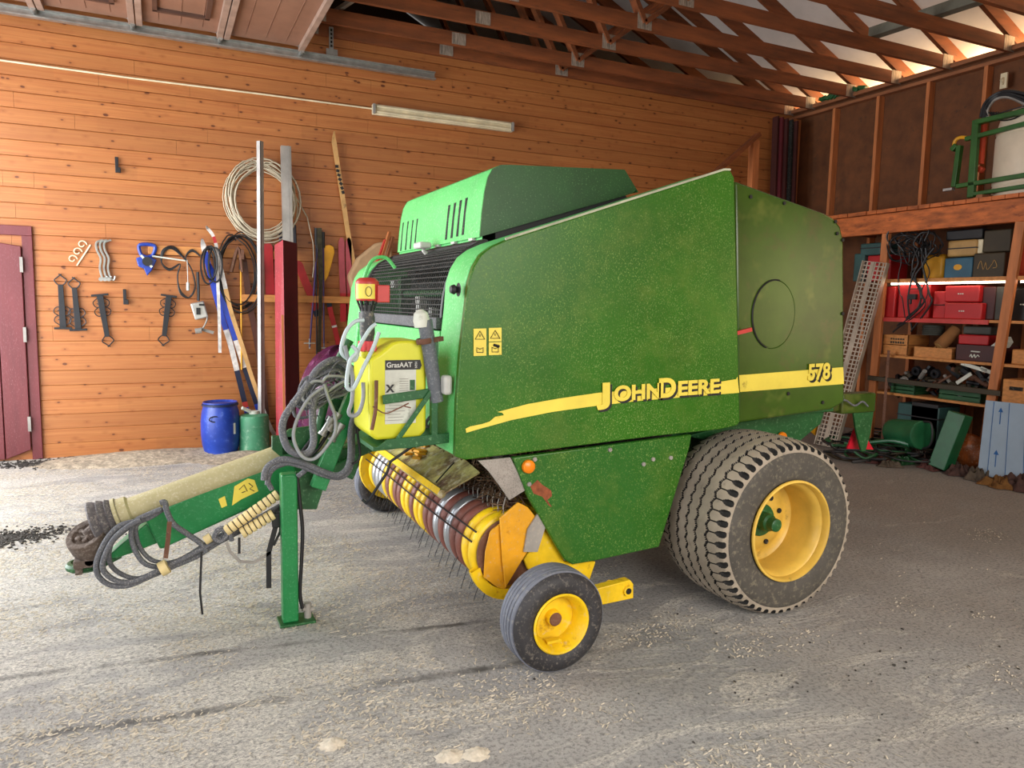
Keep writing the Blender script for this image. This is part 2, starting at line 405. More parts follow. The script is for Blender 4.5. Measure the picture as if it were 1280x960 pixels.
# left wall and front wall carry the doorways
b = MB(); b.box(XL-.15, XL, YF, -1.2, 0, 4.45); b.box(XL-.15, XL, 2.5, 2.75, 0, 4.45); b.box(XL-.15, XL, 8.05, YB, 0, 4.45); b.box(XL-.15, XL, YF, YB, 3.95, 4.45)
struct('wall_left', b, M['wall'])
b = MB(); b.box(XL, 0, YF-.15, YF, 0, 4.45); b.box(4.4, XR, YF-.15, YF, 0, 4.45); b.box(XL, XR, YF-.15, YF, 3.7, 4.45)
b.prism([V((XL, YF-.15, 4.45)), V((XR+.1, YF-.15, 4.45)), V((PEAKX, YF-.15, roofz(PEAKX)))], (0, .12, 0))
struct('wall_front', b, M['wall'])
# roof underlay, eaves open to the daylight outside the right wall
b = MB()
def slope(xa, xb, mi):
    b.mi = mi
    b.prism([V((xa, YF-.3, roofz(xa)+.14)), V((xb, YF-.3, roofz(xb)+.14)), V((xb, YF-.3, roofz(xb)+.19)), V((xa, YF-.3, roofz(xa)+.19))], (0, YE-YF+.4, 0))
slope(PEAKX, 9.0, 0); slope(-3.0, PEAKX, 0)
struct('ceiling', b, [M['membrane']], smooth=0)
# roof trusses
def truss(y, label, grp='roof trusses', first=None):
    t = thing('roof_truss', label, 'truss', (PEAKX, y, 4.35), grp)
    w = .048
    c = MB(); c.box(XL, XR-.12, y-w/2, y+w/2, 4.35, 4.49); c.build('bottom_chord', M['truss'], t)
    for sgn in (1, -1):
        xe = PEAKX + sgn*5.75; xp = PEAKX
        c = MB(); h = .16
        c.prism([V((xp, y-w/2, roofz(PEAKX)-.02)), V((xe, y-w/2, 4.46+SL*(5.36-5.75)-.02+.0)), V((xe, y-w/2, 4.46+SL*(5.36-5.75)-.02+h)), V((xp, y-w/2, roofz(PEAKX)-.02+h))], (0, w, 0))
        c.build('rafter', M['truss'], t)
        for xa, xb, zb in ((sgn*1.5, sgn*.08, roofz(PEAKX)-.05), (sgn*1.5, sgn*3.0, roofz(PEAKX+3.0)-.02)):
            c = MB(); c.bar(V((PEAKX+xa, y, 4.42)), V((PEAKX+xb, y, zb)), w, .095, up=(0, 1, 0)); c.build('web', M['truss'], t)
        for xg, zg in ((sgn*1.5, 4.44), (sgn*5.22, 4.43)):
            c = MB(); c.box(PEAKX+xg-.085, PEAKX+xg+.085, y-w/2-.004, y-w/2, zg-.085, zg+.07); c.build('gusset_plate', M['gusset'], t)
    c = MB(); c.box(PEAKX-.07, PEAKX+.09, y-w/2-.004, y-w/2, 4.36, 4.48); c.build('gusset_plate', M['gusset'], t)
    return t
M['gusset'] = mat('nail_plate', '#9a8d80', .5, metal=.3, var=.25, vscale=60, stretch=(1, 1, .2))
words_ = ['against the back wall', 'second from the back wall', 'third from the back wall', 'fourth from the back wall', 'fifth from the back wall', 'sixth from the back wall', 'seventh from the back wall']
words_ += ['just beyond the plank partition', 'second beyond the plank partition', 'third beyond the plank partition', 'fourth beyond the plank partition']
for i, y in enumerate([8.26, 7.87, 7.20, 6.54, 5.88, 5.20, 4.52, 8.55, 9.22, 9.90, 10.6]):
    truss(y, 'brown timber roof truss, ' + words_[i])
t = MB(); t.bar(U(1090, 42, 2, 4.56), U(1225, -3, 2, 4.56), .12, .10); tag(t.build('loose_plank', M['grey_wood'] if 'grey_wood' in M else mat('weathered_plank', '#6d6a5c', .8, var=.15)), 'weathered grey plank laid across the truss chords', 'plank')
# black debris and maroon door
d = thing('door_1', None, None, (-1.6, YB-.03, 0), kind='structure')
b = MB(); b.box(-2.3, -1.065, YB-.03, YB+.0, 2.12, 2.21); b.box(-1.15, -1.065, YB-.03, YB, 0, 2.12); b.box(-2.3, -2.2, YB-.03, YB, 0, 2.12); b.build('door_frame', M['maroon'], d, bevel=.004)
b = MB()
for k in range(5):
    x1 = -1.155-k*.21; x0 = x1-.203; a0 = 2.02+.05*math.sin((k+1)/5*PI); a1 = 2.02+.05*math.sin(k/5*PI)
    b.prism([V((x0, YB-.05, .02)), V((x1, YB-.05, .10 if k == 0 else .02)), V((x1, YB-.05, a1)), V((x0, YB-.05, a0))], (0, .04, 0))
b.build('door_panel', M['maroon'], d, bevel=.006)
for z in (.35, 1.2, 1.85):
    b = MB(); b.box(-1.17, -1.145, YB-.062, YB-.05, z-.07, z+.07); b.build('hinge', M['zinc'], d)
# sectional garage door parked overhead
g = thing('door_2', None, None, (0, 6, 4.14), kind='structure')
for k, (xa, xb) in enumerate(((.64, 1.41), (-.13, .63), (-.92, -.14), (-1.7, -.93), (-2.4, -1.71))):
    b = MB(); b.box(xa, xb, 3.6, 8.12, 4.16, 4.20)
    for j in range(1, 4):
        b.box(xa+(xb-xa)*j/4-.006, xa+(xb-xa)*j/4+.001, 3.6, 8.0, 4.155, 4.16)
    s = b.build('door_section', M['gdoor'] if 'gdoor' in M else M.setdefault('gdoor', mat('brown_door_section', '#8a6450', .5, var=.06)), g, bevel=.003)
    b = MB(); b.box(xa, xa+.055, 3.6, 8.12, 4.11, 4.16); b.box(xb-.055, xb, 3.6, 8.12, 4.11, 4.16); b.build('edge_rail', M['plate'] if 0 else M.setdefault('grail', mat('pinkish_door_rail', '#a48b7c', .45, metal=.2)), g, bevel=.003)
    if k in (1, 2):
        for yw in (7.3, 6.2, 5.1):
            b = MB(); xc = (xa+xb)/2
            b.box(xc-.24, xc+.24, yw-.42, yw-.38, 4.13, 4.16); b.box(xc-.24, xc+.24, yw+.38, yw+.42, 4.13, 4.16)
            b.box(xc-.24, xc-.20, yw-.4, yw+.4, 4.13, 4.16); b.box(xc+.20, xc+.24, yw-.4, yw+.4, 4.13, 4.16)
            b.build('window_frame', M.setdefault('gframe', mat('dark_brown_frame', '#4e352b', .5)), g)
    b = MB(); b.cyl((xb-.02, 8.08, 4.11), (xb-.02, 8.2, 4.11), .022, n=12); b.bar((xb-.02, 8.1, 4.16), (xb-.10, 8.14, 4.18), .02, .02); b.bar((xb-.05, 8.06, 4.15), (xb-.02, 8.15, 4.10), .03, .012); b.build('roller', M['steel'], g)
r = thing('door_track', 'galvanised steel track of the overhead door along back wall', 'track', (0, 8.2, 4.06))
b = MB(); b.box(-2.4, 2.86, 8.20, 8.215, 4.06, 4.14); b.box(-2.4, 2.86, 8.17, 8.21, 4.13, 4.142); b.box(-2.4, 2.86, 8.15, 8.21, 4.055, 4.068); b.build('rail', M['steel'], r)
b = MB(); b.box(1.66, 1.78, 8.216, 8.225, 4.07, 4.22)
b.box(1.69, 1.735, 8.21, 8.222, 4.2, 4.44); b.mi = 1
for k in range(5): b.box(1.703, 1.722, 8.205, 8.2105, 4.235+k*.04, 4.26+k*.04)
b.build('hanger_bracket', [M['steel'], M['dark']], r)
b = MB(); b.bar(U(414, 18, 1, 8.15), V((2.0, 6.4, 4.45)), .04, .04); tag(b.build('steel_angle', M['zinc']), 'brown steel angle bar over the end of the door track', 'bar')

# ------------------------------------------------------------------ the round baler
YP = 2.95                        # plane of the near side panel
YC = 4.03                        # centre line
B = thing('round_baler', 'large green and yellow round baler parked in the middle of the barn', 'baler', (2.2, YC, 0))
def poly(px, y): return [U(a, c, 1, y) for a, c in px]
side_px = [(569,571),(571,500),(575,445),(582,385),(586,352),(592,333),(601,318),(614,308),(632,300),(905,213),(913,213),(918,222),(925,527),(922,532),(900,537),(820,545),(640,568),(582,575)]
sp = poly(side_px, YP)
cheek = MB(); cheek.prism(sp, (0, .035, 0))
sidep = cheek.build('side_panel', M['green'], B, bevel=.006)
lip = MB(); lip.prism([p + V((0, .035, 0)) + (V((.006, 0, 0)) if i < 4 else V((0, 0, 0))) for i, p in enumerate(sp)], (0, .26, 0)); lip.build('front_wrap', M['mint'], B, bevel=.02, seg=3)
edge = MB(); edge.tube([p+V((0, .002, .004)) for p in sp[8:11]], .006, 6); edge.build('panel_lip', M['white_dust'] if 'white_dust' in M else M.setdefault('white_dust', mat('dusty_lip', '#bcbfa6', .7)), B)
far = [V((p.x, 2*YC-p.y, p.z)) for p in sp]
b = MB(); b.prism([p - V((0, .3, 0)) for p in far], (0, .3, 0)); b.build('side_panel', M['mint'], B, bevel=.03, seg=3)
# inner chamber between the cheeks (dark) and its top frame
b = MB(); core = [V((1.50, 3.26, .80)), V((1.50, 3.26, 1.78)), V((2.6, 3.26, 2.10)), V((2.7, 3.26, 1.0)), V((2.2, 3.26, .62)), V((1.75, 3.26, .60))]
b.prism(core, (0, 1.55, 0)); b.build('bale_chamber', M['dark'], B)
b = MB(); b.box(1.42, 2.5, 3.27, 3.34, 1.80, 1.86); b.box(1.42, 2.5, 4.72, 4.79, 1.80, 1.86); b.box(1.40, 1.46, 3.27, 4.79, 1.80, 1.86)
b.prism([V((1.50, 3.38, 1.70)), V((1.50, 3.38, 1.92)), V((2.24, 3.38, 2.17)), V((2.5, 3.38, 1.9))], (0, 1.28, 0)); b.build('top_frame_and_gap_shade', M['black'], B)  # sloping black block stands in for the shade in the gap under the hood
# rear gate
rg = poly([(919,226),(1030,266),(1043,273),(1051,283),(1055,300),(1056,503),(1040,512),(923,529)], 3.03)
b = MB(); b.prism(rg, (0, .03, 0)); b.prism([p+V((0, .03, 0)) for p in rg], (0, 1.95, 0)); b.build('rear_gate', M['rear_green'], B, bevel=.02, seg=3)
c0 = U(967, 393, 1, 3.028)
b = MB()
arc = [c0 + V((.152*math.cos(a), -.002, .185*math.sin(a))) for a in [math.radians(q) for q in range(80, 262, 7)]]
b.tube(arc, .0045, 6)
arc2 = [c0 + V((.152*math.cos(a), -.001, .185*math.sin(a))) for a in [math.radians(q) for q in range(262, 440, 7)]]
b.mi = 1; b.tube(arc2, .0022, 6)
b.build('inspection_disc_edge', [M['black'], M['rear_green']], B)
b = MB(); b.prism([c0 + V((.147*math.cos(a), -.004, .18*math.sin(a))) for a in [2*PI*k/40 for k in range(40)]], (0, .004, 0)); b.build('inspection_disc', M['rear_green'], B)
b = MB()
for px in ((938,246),(980,254),(1044,277),(1046,292),(1053,300),(1053,392),(1028,503),(985,492)):
    p = U(*px, 1, 3.028); b.cyl(p, p+V((0, -.006, 0)), .010, n=10)
b.build('bolt', M['black'], B)
p = U(926, 414, 1, 3.0); b = MB(); b.bar(p+V((-.03, 0, -.01)), p+V((.06, -.01, .01)), .02, .02); b.build('pull_pin', M['red'], B)
# lower shields
lp = poly([(641,572),(865,543),(862,560),(824,684),(745,701),(716,706),(706,700),(694,680),(661,622)], 2.975)
b = MB(); b.prism(lp, (0, .03, 0)); b.build('lower_shield', M['green2'], B, bevel=.006)
b = MB()
for px in ((668,574),(661,605),(762,562),(804,580),(816,574),(838,572)):
    p = U(*px, 1, 2.975); b.cyl(p, p+V((0, -.008, 0)), .011, n=6)
b.build('bolt', M['zinc'], B)
p = U(768, 538, 1, 2.97)
rs = MB(); rs.prism([U(*q, 1, 2.9735) for q in ((663,608),(672,600),(678,606),(689,613),(690,620),(684,625),(690,634),(686,632),(678,621),(667,617))], (0, .001, 0)); rs.build('rust_patch', M['rustpatch'] if 'rustpatch' in M else M.setdefault('rustpatch', mat('rust_patch', '#8a4a2c', .85, var=.2, vscale=30)), B)
p = U(660, 583, 1, 2.97); b = MB(); b.lathe([(0, -.022), (.02, -.021), (.030, -.014), (.032, 0)], p, (0, 1, 0), 24); b.build('side_reflector', M['reflector'], B)
b = MB(); b.prism(poly([(860,545),(925,528),(1032,510),(1026,530),(998,553),(940,560),(870,548)], 3.3), (0, .04, 0)); b.build('rear_lower_plate', M['dgreen'], B, bevel=.005)
p = U(977, 547, 1, 3.29); b = MB(); b.lathe([(0, -.02), (.025, -.019), (.034, -.012), (.036, 0)], p, (0, 1, 0), 24); b.build('side_reflector', M['reflector'], B)
b = MB(); b.box(1.9, 3.2, 3.45, 3.55, .55, .95); b.box(1.9, 3.2, 4.5, 4.6, .55, .95); b.box(2.75, 3.0, 3.45, 4.6, .45, .62); b.build('chassis_rail', M['dgreen'], B, bevel=.006)
# lettering and stripe
def flat(name, px, y, m_, t=.0015):
    b = MB(); b.prism(poly(px, y), (0, t, 0)); return b.build(name, m_, B, smooth=0)
flat('stripe_decal', [(582,536),(588,533),(603,530),(612,527),(619,521),(630,519),(628,516),(622,515),(660,505),(700,498),(748,491),(800,487),(860,483),(895,478),(920,474),(922,471),(924,491),(860,496),(800,501),(740,508),(690,515),(640,525),(600,536),(583,541)], YP-.0045, M['decal'])
flat('stripe_decal', [(924,469),(1054,459),(1055,480),(925,490)], 3.0265, M['decal'])
def write(word, px0, px1, y, hgt, m_, name, bold=.0, sx=1., dy=0., off=(0, 0)):
    a = U(px0[0]+off[0], px0[1]+off[1], 1, y); c = U(px1[0]+off[0], px1[1]+off[1], 1, y)
    return text_mesh(name, word, hgt, a+V((0, dy, 0)), PI/2, m_, B, .0012, bold, sx, tilt=-math.atan2(c.z-a.z, c.x-a.x))
for m_, off, dy in ((M['black'], (2.8, 2.6), 0), (M['decal'], (0, 0), -.0032)):
    y = YP-.0062
    write('J', (751,503), (915,489), y, .128, m_, 'lettering', .0055, 1.75, dy, off)
    write('OHN', (767,501), (915,489), y, .098, m_, 'lettering', .0038, 1.2, dy, off)
    write('D', (822,496.5), (915,489), y, .128, m_, 'lettering', .0055, 1.12, dy, off)
    write('EERE', (846,494), (915,489), y, .098, m_, 'lettering', .0038, 1.28, dy, off)
    write('578', (1009,475), (1045,472), 3.0245, .125, m_, 'lettering', .004, .92, dy, off)
# warning stickers
for i, (x0, y0, x1, y1) in enumerate(((592,411,608,428),(592,428,608,445),(611,410,627,427),(611,428,627,444))):
    st = MB(); st.prism(poly([(x0,y0),(x1,y0-.5),(x1,y1-.5),(x0,y1)], YP-.005), (0, .001, 0)); st = st.build('warning_sticker', M['decal'], B, smooth=0)
    s2 = MB(); cx_, cy_ = (x0+x1)/2, (y0+y1)/2
    if i in (0, 2):
        q = [U(a, c, 1, YP-.0075) for a, c in ((cx_, y0+3), (cx_+6, y1-4), (cx_-6, y1-4))]; s2.tube(q, .0022, 5, closed=True)
        s2.tube([U(cx_, y0+7, 1, YP-.0075), U(cx_, y1-7, 1, YP-.0075)], .002, 5)
    else:
        q = [U(a, c, 1, YP-.0075) for a, c in ((cx_-4, cy_-2), (cx_, cy_), (cx_+4, cy_-2), (cx_+4, cy_+4), (cx_-4, cy_+4))]; s2.tube(q, .0018, 5, closed=True)
        if i == 3: s2.tube([U(cx_-2, cy_-5, 1, YP-.0075), U(cx_+5, cy_-3, 1, YP-.0075)], .006, 5)
    s2.build('pictogram', M['black'], st)
# front face: green panel, grille, grey cross bar
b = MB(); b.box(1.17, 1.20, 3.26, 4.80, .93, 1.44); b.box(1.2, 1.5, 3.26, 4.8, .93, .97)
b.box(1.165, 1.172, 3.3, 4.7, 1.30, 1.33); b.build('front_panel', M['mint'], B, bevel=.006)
b = MB(); b.bar((1.185, 3.28, 1.475), (1.185, 4.78, 1.475), .05, .055); b.build('cross_bar', mat('dusty_dark_bar', '#4e4f52', .7, dust=.3, dcol='#8a8a88', dscale=120), B, bevel=.004)
gp = spline([V((1.19, 0, 1.50)), V((1.20, 0, 1.60)), V((1.235, 0, 1.72)), V((1.30, 0, 1.81)), V((1.40, 0, 1.86))], 8)
def gpt(t, y):
    k = t*(len(gp)-1); i = min(int(k), len(gp)-2); p = gp[i].lerp(gp[i+1], k-i); return V((p.x, y, p.z))
b = MB()
for i in range(19): t_ = i/18; b.tube([gpt(t_, 3.28), gpt(t_, 4.78)], .0032, 5)
for j in range(52): y = 3.28+1.5*j/51; b.tube([gpt(t_/8, y) for t_ in range(9)], .0026, 4)
b.build('grille_mesh', M['zinc2'] if 'zinc2' in M else M.setdefault('zinc2', mat('dusty_grille_wire', '#2f302f', .6, dust=.15, dcol='#77776f')), B, smooth=60)
b = MB()
for y in (3.275, 4.785): b.tube([gpt(t_/8, y) for t_ in range(9)], .014, 6)
b.tube([gpt(1, 3.27), gpt(1, 4.79)], .016, 6); b.build('grille_frame', M['black'], B)
b = MB()                        # twine arm, springs and brackets seen through the mesh
b.tube([(1.33, 3.5, 1.62), (1.33, 4.3, 1.62)], .02, 10); b.box(1.30, 1.36, 3.45, 3.50, 1.5, 1.72); b.box(1.30, 1.36, 4.3, 4.36, 1.5, 1.72); b.build('twine_arm', M['dgreen'], B)
b = MB(); b.obox((1.31, 3.95, 1.56), (.05, .07, .09)); b.obox((1.31, 4.45, 1.68), (.05, .07, .05)); b.obox((1.31, 3.75, 1.52), (.04, .05, .05)); b.build('twine_guide', M['white'], B, bevel=.006)
# hood
hp = [U(600, 296, 1, 3.34), U(604, 250, 1, 3.34)]
hood_px = [(600,296),(603,262),(606,240),(610,222),(616,211),(626,206),(640,206),(781,212),(796,237),(790,242)]
hq = poly(hood_px, 3.34)
b = MB(); b.prism(hq, (0, .012, 0)); b.prism([p+V((0, 1.37, 0)) for p in hq], (0, .012, 0))
b2 = []
rows = [[p+V((0, .002, 0)) for p in hq[:9]], [p+V((0, 1.38, 0)) for p in hq[:9]]]; b.mi = 1; b.grid(rows)
inn = [[p+V((.012, .002, -.012)) for p in hq[:9]], [p+V((.012, 1.38, -.012)) for p in hq[:9]]]; b.grid(inn[::-1])
b.build('hood', [M['hgreen'], M['mint']], B, smooth=30)
# vent slots follow the hood front, seen as dark louvres
def hoodfront(u, z):            # u = y position, z height
    a, c = hq[0], hq[2]; t = (z-a.z)/(c.z-a.z); return V((a.x+(c.x-a.x)*t-.003, u, z))
for grp_ in ((556.5, 563.5, 570.5, 577.5), (501, 507, 513, 518.5)):
    near = grp_[0] > 540
    for k, px in enumerate(grp_):
        top = U(px+3.5 if near else px+1.5, (257-k*3.0) if near else (279-k*1.6), 0, 1.42); bot = U(px, (300-k*2) if near else (314-k*1.2), 0, 1.39)
        y = (top.y+bot.y)/2
        b = MB(); wv = .0135 if near else .011
        p0, p1 = hoodfront(y, bot.z+.004), hoodfront(y, top.z)
        b.prism([p0+V((0, -wv, 0)), p0+V((0, wv, 0)), p1+V((0, wv, 0)), p1+V((0, -wv, 0))], (.006, 0, 0)); b.build('vent_slot', M['dark'], B, smooth=0)
for px in ((528,307),):
    p = U(*px, 0, 1.33); b = MB(); b.obox(p, (.07, .12, .035)); b.cyl(p+V((0, 0, -.02)), p+V((.03, 0, -.05)), .012, n=10); b.build('work_lamp', M['white'], B, bevel=.01)
b = MB()
for y in (3.45, 3.7, 3.95): b.obox((1.41, y, 1.885), (.03, .05, .012))
b.build('hood_clip', M['white'], B)
# front strip fittings
p = U(573, 362, 0, 1.16); b = MB(); b.lathe([(0, -.04), (.016, -.036), (.022, -.02), (.012, -.008), (.03, 0)], p, (1, 0, 0), 16); b.build('latch_knob', M['black'], B)
p = U(558, 481, 0, 1.12); b = MB(); b.obox(p, (.04, .055, .085)); b.build('marker_lamp', M['white'], B, bevel=.012)

# ---- wheels
def wheel_rear(yo, sgn, name='drive_wheel'):
    """yo = plane of the outer sidewall, sgn = +1 when the wheel extends away from the camera"""
    cx, cz, W, R = 2.865, .452, .51, .464
    NA, NW = (832, 132) if sgn > 0 else (104, 30)
    rows = []; tb = MB(); WE = 1.28; NP = 52
    for i in range(NA):
        a = 2*PI*i/NA; r_ = []
        ph = (a*NP/(2*PI)) % 1; tri = 2*abs(ph-.5)*2-1
        for j in range(NW+1):
            w_ = -WE + 2*WE*j/NW; u = max(-1, min(1, w_)); ex = max(0, abs(w_)-1)
            r = R - .030*abs(u)**4; yy = u
            if ex: q = ex/(WE-1); r = R-.030-.032*q; yy = (1 if w_ > 0 else -1)*(1+.028*math.sin(q*PI*.5))
            g = min(abs(u - g0 - .030*tri) for g0 in (-.62, -.30, .0, .30, .62)) < .026 and not ex
            dp = .013 if g else 0
            au = abs(w_)
            if au > .66 and au < .86 and abs(ph-.5) < .03: g = True; dp = .008
            if .82 < au < 1.16:
                el = ((au-1.0)/.17)**2 + ((ph-.5)/.30)**2
                if el < 1: g = True; dp = .016*min(1, (1-el)*2.5)
            r -= dp
            r_.append((a, yy, r, g))
        rows.append(r_)
    pts = [[V((cx + r*math.cos(a), yo + sgn*((u+1)*W/2*.94 + .016), max(.001, cz + r*math.sin(a)))) for (a, u, r, g) in r_] for r_ in rows]
    tb.grid(pts, cu=True)
    for i in range(NA):
        for j in range(NW):
            if sum((rows[i][j][3], rows[(i+1) % NA][j][3], rows[i][j+1][3], rows[(i+1) % NA][j+1][3])) >= 2: tb.m[i*NW+j] = 1
    if sgn < 0: tb.f = [f[::-1] for f in tb.f]
    t = tb.build('tyre', [M['tread'], M['groove']], B, smooth=0)
    prof = [(.262, .012), (.285, .000), (.33, -.004), (.375, .000), (.395, .003), (.404, .010)]
    for pr_ in ([(r, sgn*d) for r, d in prof], [(r, sgn*(W-d)) for r, d in prof]):
        sw = MB(); sw.lathe(pr_, (cx, yo, cz), n=96); sw.build('sidewall', M['rubber'], t, smooth=60)
    rm = MB()
    rp = [(.264, .0), (.262, -.008), (.252, -.010), (.247, .0), (.246, .03), (.232, .04), (.225, .09), (.222, .22), (.20, .235), (.165, .228), (.155, .215), (.10, .212), (.088, .212)]
    rm.lathe([(r, sgn*d) for r, d in rp], (cx, yo, cz), n=72); rim = rm.build('rim', M['rim'], B, smooth=50)
    bn = MB()
    for k in range(8):
        a = 2*PI*(k+.4)/8; p = V((cx+.128*math.cos(a), yo+sgn*.210, cz+.128*math.sin(a))); bn.cyl(p, p+V((0, -sgn*.006, 0)), .014, n=12)
    bn.build('bolt_hole', M['dark'], rim)
    hb = MB(); hb.lathe([(.088, sgn*.214), (.085, sgn*.205), (.05, sgn*.20), (.046, sgn*.15), (.036, sgn*.14), (.034, sgn*.10), (.024, sgn*.095), (0, sgn*.094)], (cx, yo, cz), n=28)
    hb.build('hub', M['dgreen'], B, smooth=40)
wheel_rear(2.69, 1); wheel_rear(2*YC-2.69, -1)
b = MB(); b.cyl((2.865, 2.95, .452), (2.865, 5.11, .452), .045); b.build('axle', M['dgreen'], B)
# gauge wheels of the pickup
def gauge(yo, sgn):
    cx, cz, R, W = 1.50, .225, .225, .175
    t = MB(); pr = [(.128, .012), (.14, .004), (.165, -.002), (.192, .002), (.206, .012), (.217, .024)]
    t.lathe([(r, sgn*d) for r, d in pr], (cx, yo, cz), n=64); t.lathe([(r, sgn*(W-d)) for r, d in pr], (cx, yo, cz), n=64)
    ty = t.build('gauge_tyre', M['smalltyre'], B, smooth=60)
    t = MB(); pr = [(.217, .024)]
    nr = 5
    for k in range(nr):
        a0 = .028 + k*(W-.056)/nr; a1 = a0 + (W-.056)/nr
        rr = .222+.004*math.sin((k+.5)/nr*PI)
        pr += [(rr-.010, a0), (rr, a0+.003), (rr, a1-.003), (rr-.010, a1)]
    pr += [(.217, W-.024)]
    t.lathe([(r, sgn*d) for r, d in pr], (cx, yo, cz), n=64); t.build('tread', M['smalltread'], ty, smooth=30)
    r_ = MB(); rp = [(.130, .010), (.134, 0), (.128, -.006), (.120, .0), (.116, .022), (.104, .034), (.100, .085), (.05, .090), (.036, .088), (.034, .060), (.030, .055)]
    r_.lathe([(r, sgn*d) for r, d in rp], (cx, yo, cz), n=48); rm = r_.build('gauge_rim', M['yellow'], B, smooth=50)
    h = MB(); h.lathe([(.030, sgn*.055), (.026, sgn*.050), (0, sgn*.052)], (cx, yo, cz), n=20); h.build('axle_end', M['rust'], rm)
    if sgn > 0:
        v = MB(); v.bar((cx-.055, yo+.035, cz-.082), (cx+.01, yo+.03, cz-.078), .03, .012); v.cyl((cx+.0, yo+.03, cz-.08), (cx+.0, yo+.018, cz-.08), .010, n=10); v.build('valve', M['yellow'], rm)
gauge(2.62, 1); gauge(2*YC-2.62, -1)

# ---- pickup
PX, PZ, PR = 1.452, .412, .183
n_ = 23; y0, y1 = 3.065, 4.98; pitch = (y1-y0)/n_
cols = ['yellow','yellow','brownband','silver','silver','brownband','brownband','yellow','yellow','brownband','yellow','brownband','yellow','yellow','brownband','silver','yellow','brownband','yellow','silver','silver','yellow']
cols = ['yellow','yellow','brownband','brownband','silver','brownband','silver','brownband','brownband','yellow','yellow','brownband','yellow','yellow','brownband','brownband','yellow','brownband','yellow','silver','silver','silver','yellow','yellow']
b = MB(); b.cyl((PX, 3.10, PZ), (PX, 5.0, PZ), PR-.055, n=28); b.build('reel_core', M['dark'], B)
b = MB(); b.cyl((PX, 3.05, PZ), (PX, 3.062, PZ), PR-.02, n=36); b.build('drum_end_disc', M['rust'], B)
for k in range(n_):
    ya = y0+k*pitch+.008; yb = ya+pitch-.021
    t = MB(); rows = []
    for q in range(27):
        a = math.radians(68 + q*(302-68)/26)
        ro = PR
        wd_ = yb-ya; prof = [(ro-.04, ya), (ro-.012, ya), (ro-.003, ya+.12*wd_), (ro+.002, ya+.35*wd_), (ro+.002, ya+.65*wd_), (ro-.003, yb-.12*wd_), (ro-.012, yb), (ro-.04, yb)]
        rows.append([V((PX+r*math.cos(a), y, PZ+r*math.sin(a))) for r, y in prof])
    a = math.radians(68)
    tail = [V((p.x+.16, p.y, p.z-.01)) for p in rows[0]]
    t.grid([tail]+rows); t.build('stripper_band', M[cols[k]], B, smooth=40)
for k in range(n_+1):
    y = y0+k*pitch-.002
    for dd, a0 in ((0, 232), (.012, 205)):
        t = MB(); a = math.radians(a0)
        p = V((PX+(PR-.03)*math.cos(a), y+dd, PZ+(PR-.03)*math.sin(a)))
        q = p + (V((-.05, 0, -.15)) if a0 == 232 else V((-.06, 0, -.12)))*(.9 if k % 2 else .7)
        t.tube([p, q], .0022, 5)
        if dd == 0 or k % 3 == 0: t.build('tine', M['iron'], B)
for aa in (146, 160):
    t = MB(); a = math.radians(aa); x, z = PX+(PR+.018)*math.cos(a), PZ+(PR+.018)*math.sin(a)
    t.tube([(x, 3.06, z), (x, 3.7, z-.006), (x, 4.4, z+.004), (x, 5.0, z)], .0045, 6); t.build('tine_rod', M['iron'], B)
# windguard plate with rolled front edge
wa, wb_, wc, wd = V((1.235, 4.70, .635)), V((1.225, 3.36, .635)), V((1.40, 3.30, .745)), V((1.52, 4.62, .80))
t = MB(); t.prism([wa, wb_, wc, wd], (0, 0, -.008)); t.tube([wa, wb_], .022, 12); t.mi = 1
t.tube([V((1.245, 3.50, .66)), V((1.36, 3.55, .745))], .004, 5)
pl = t.build('windguard_plate', [M['windg'] if 'windg' in M else M.setdefault('windg', mat('worn_yellow_steel', '#b4a868', .5, grime=.7, gcol='#553a2a', dust=.35, dcol='#c4bdaa', dscale=25, var=.2, vscale=4)), M['iron']], B)
t = MB(); t.prism([wa+V((-.03, .01, .0)), wb_+V((-.024, 0, .0)), wb_+V((-.012, 0, .024)), wa+V((-.012, .01, .024))], (.004, 0, .004)); t.build('front_edge', M['yellow'], pl)
t = MB()
for k in range(9): p = V((1.30+random.uniform(-.03, .08), 3.95+k*.03, .69)); t.obox(p+V((0, 0, .012+.5*(p.x-1.3))), (.05, .045, .012), Matrix.Rotation(random.random(), 3, 'Z'))
t.build('flaking_paint', M['orange'], pl)
# straw still caught behind the guard
t = MB()
for k in range(2600):
    p = V((random.uniform(1.42, 1.72), random.uniform(3.05, 3.95), 0)); p.z = .665 + (p.x-1.42)*.55 + random.gauss(0, .04)
    d = V((random.gauss(0, 1), random.gauss(0, 1), random.gauss(0, .5))).normalized()*random.uniform(.02, .07)
    t.tube([p-d, p+V((0, 0, random.uniform(-.01, .01))), p+d], .0028, 3, caps=False)
tag(t.build('caught_straw', M['straw'], B, smooth=0), kind='stuff')
for k in range(12):
    t = MB(); y = 3.06+k*.062; t.tube([(1.44, y, .70), (1.42, y, .63), (1.425, y, .57)], .003, 5); t.build('guard_tine', M['zinc'], B)
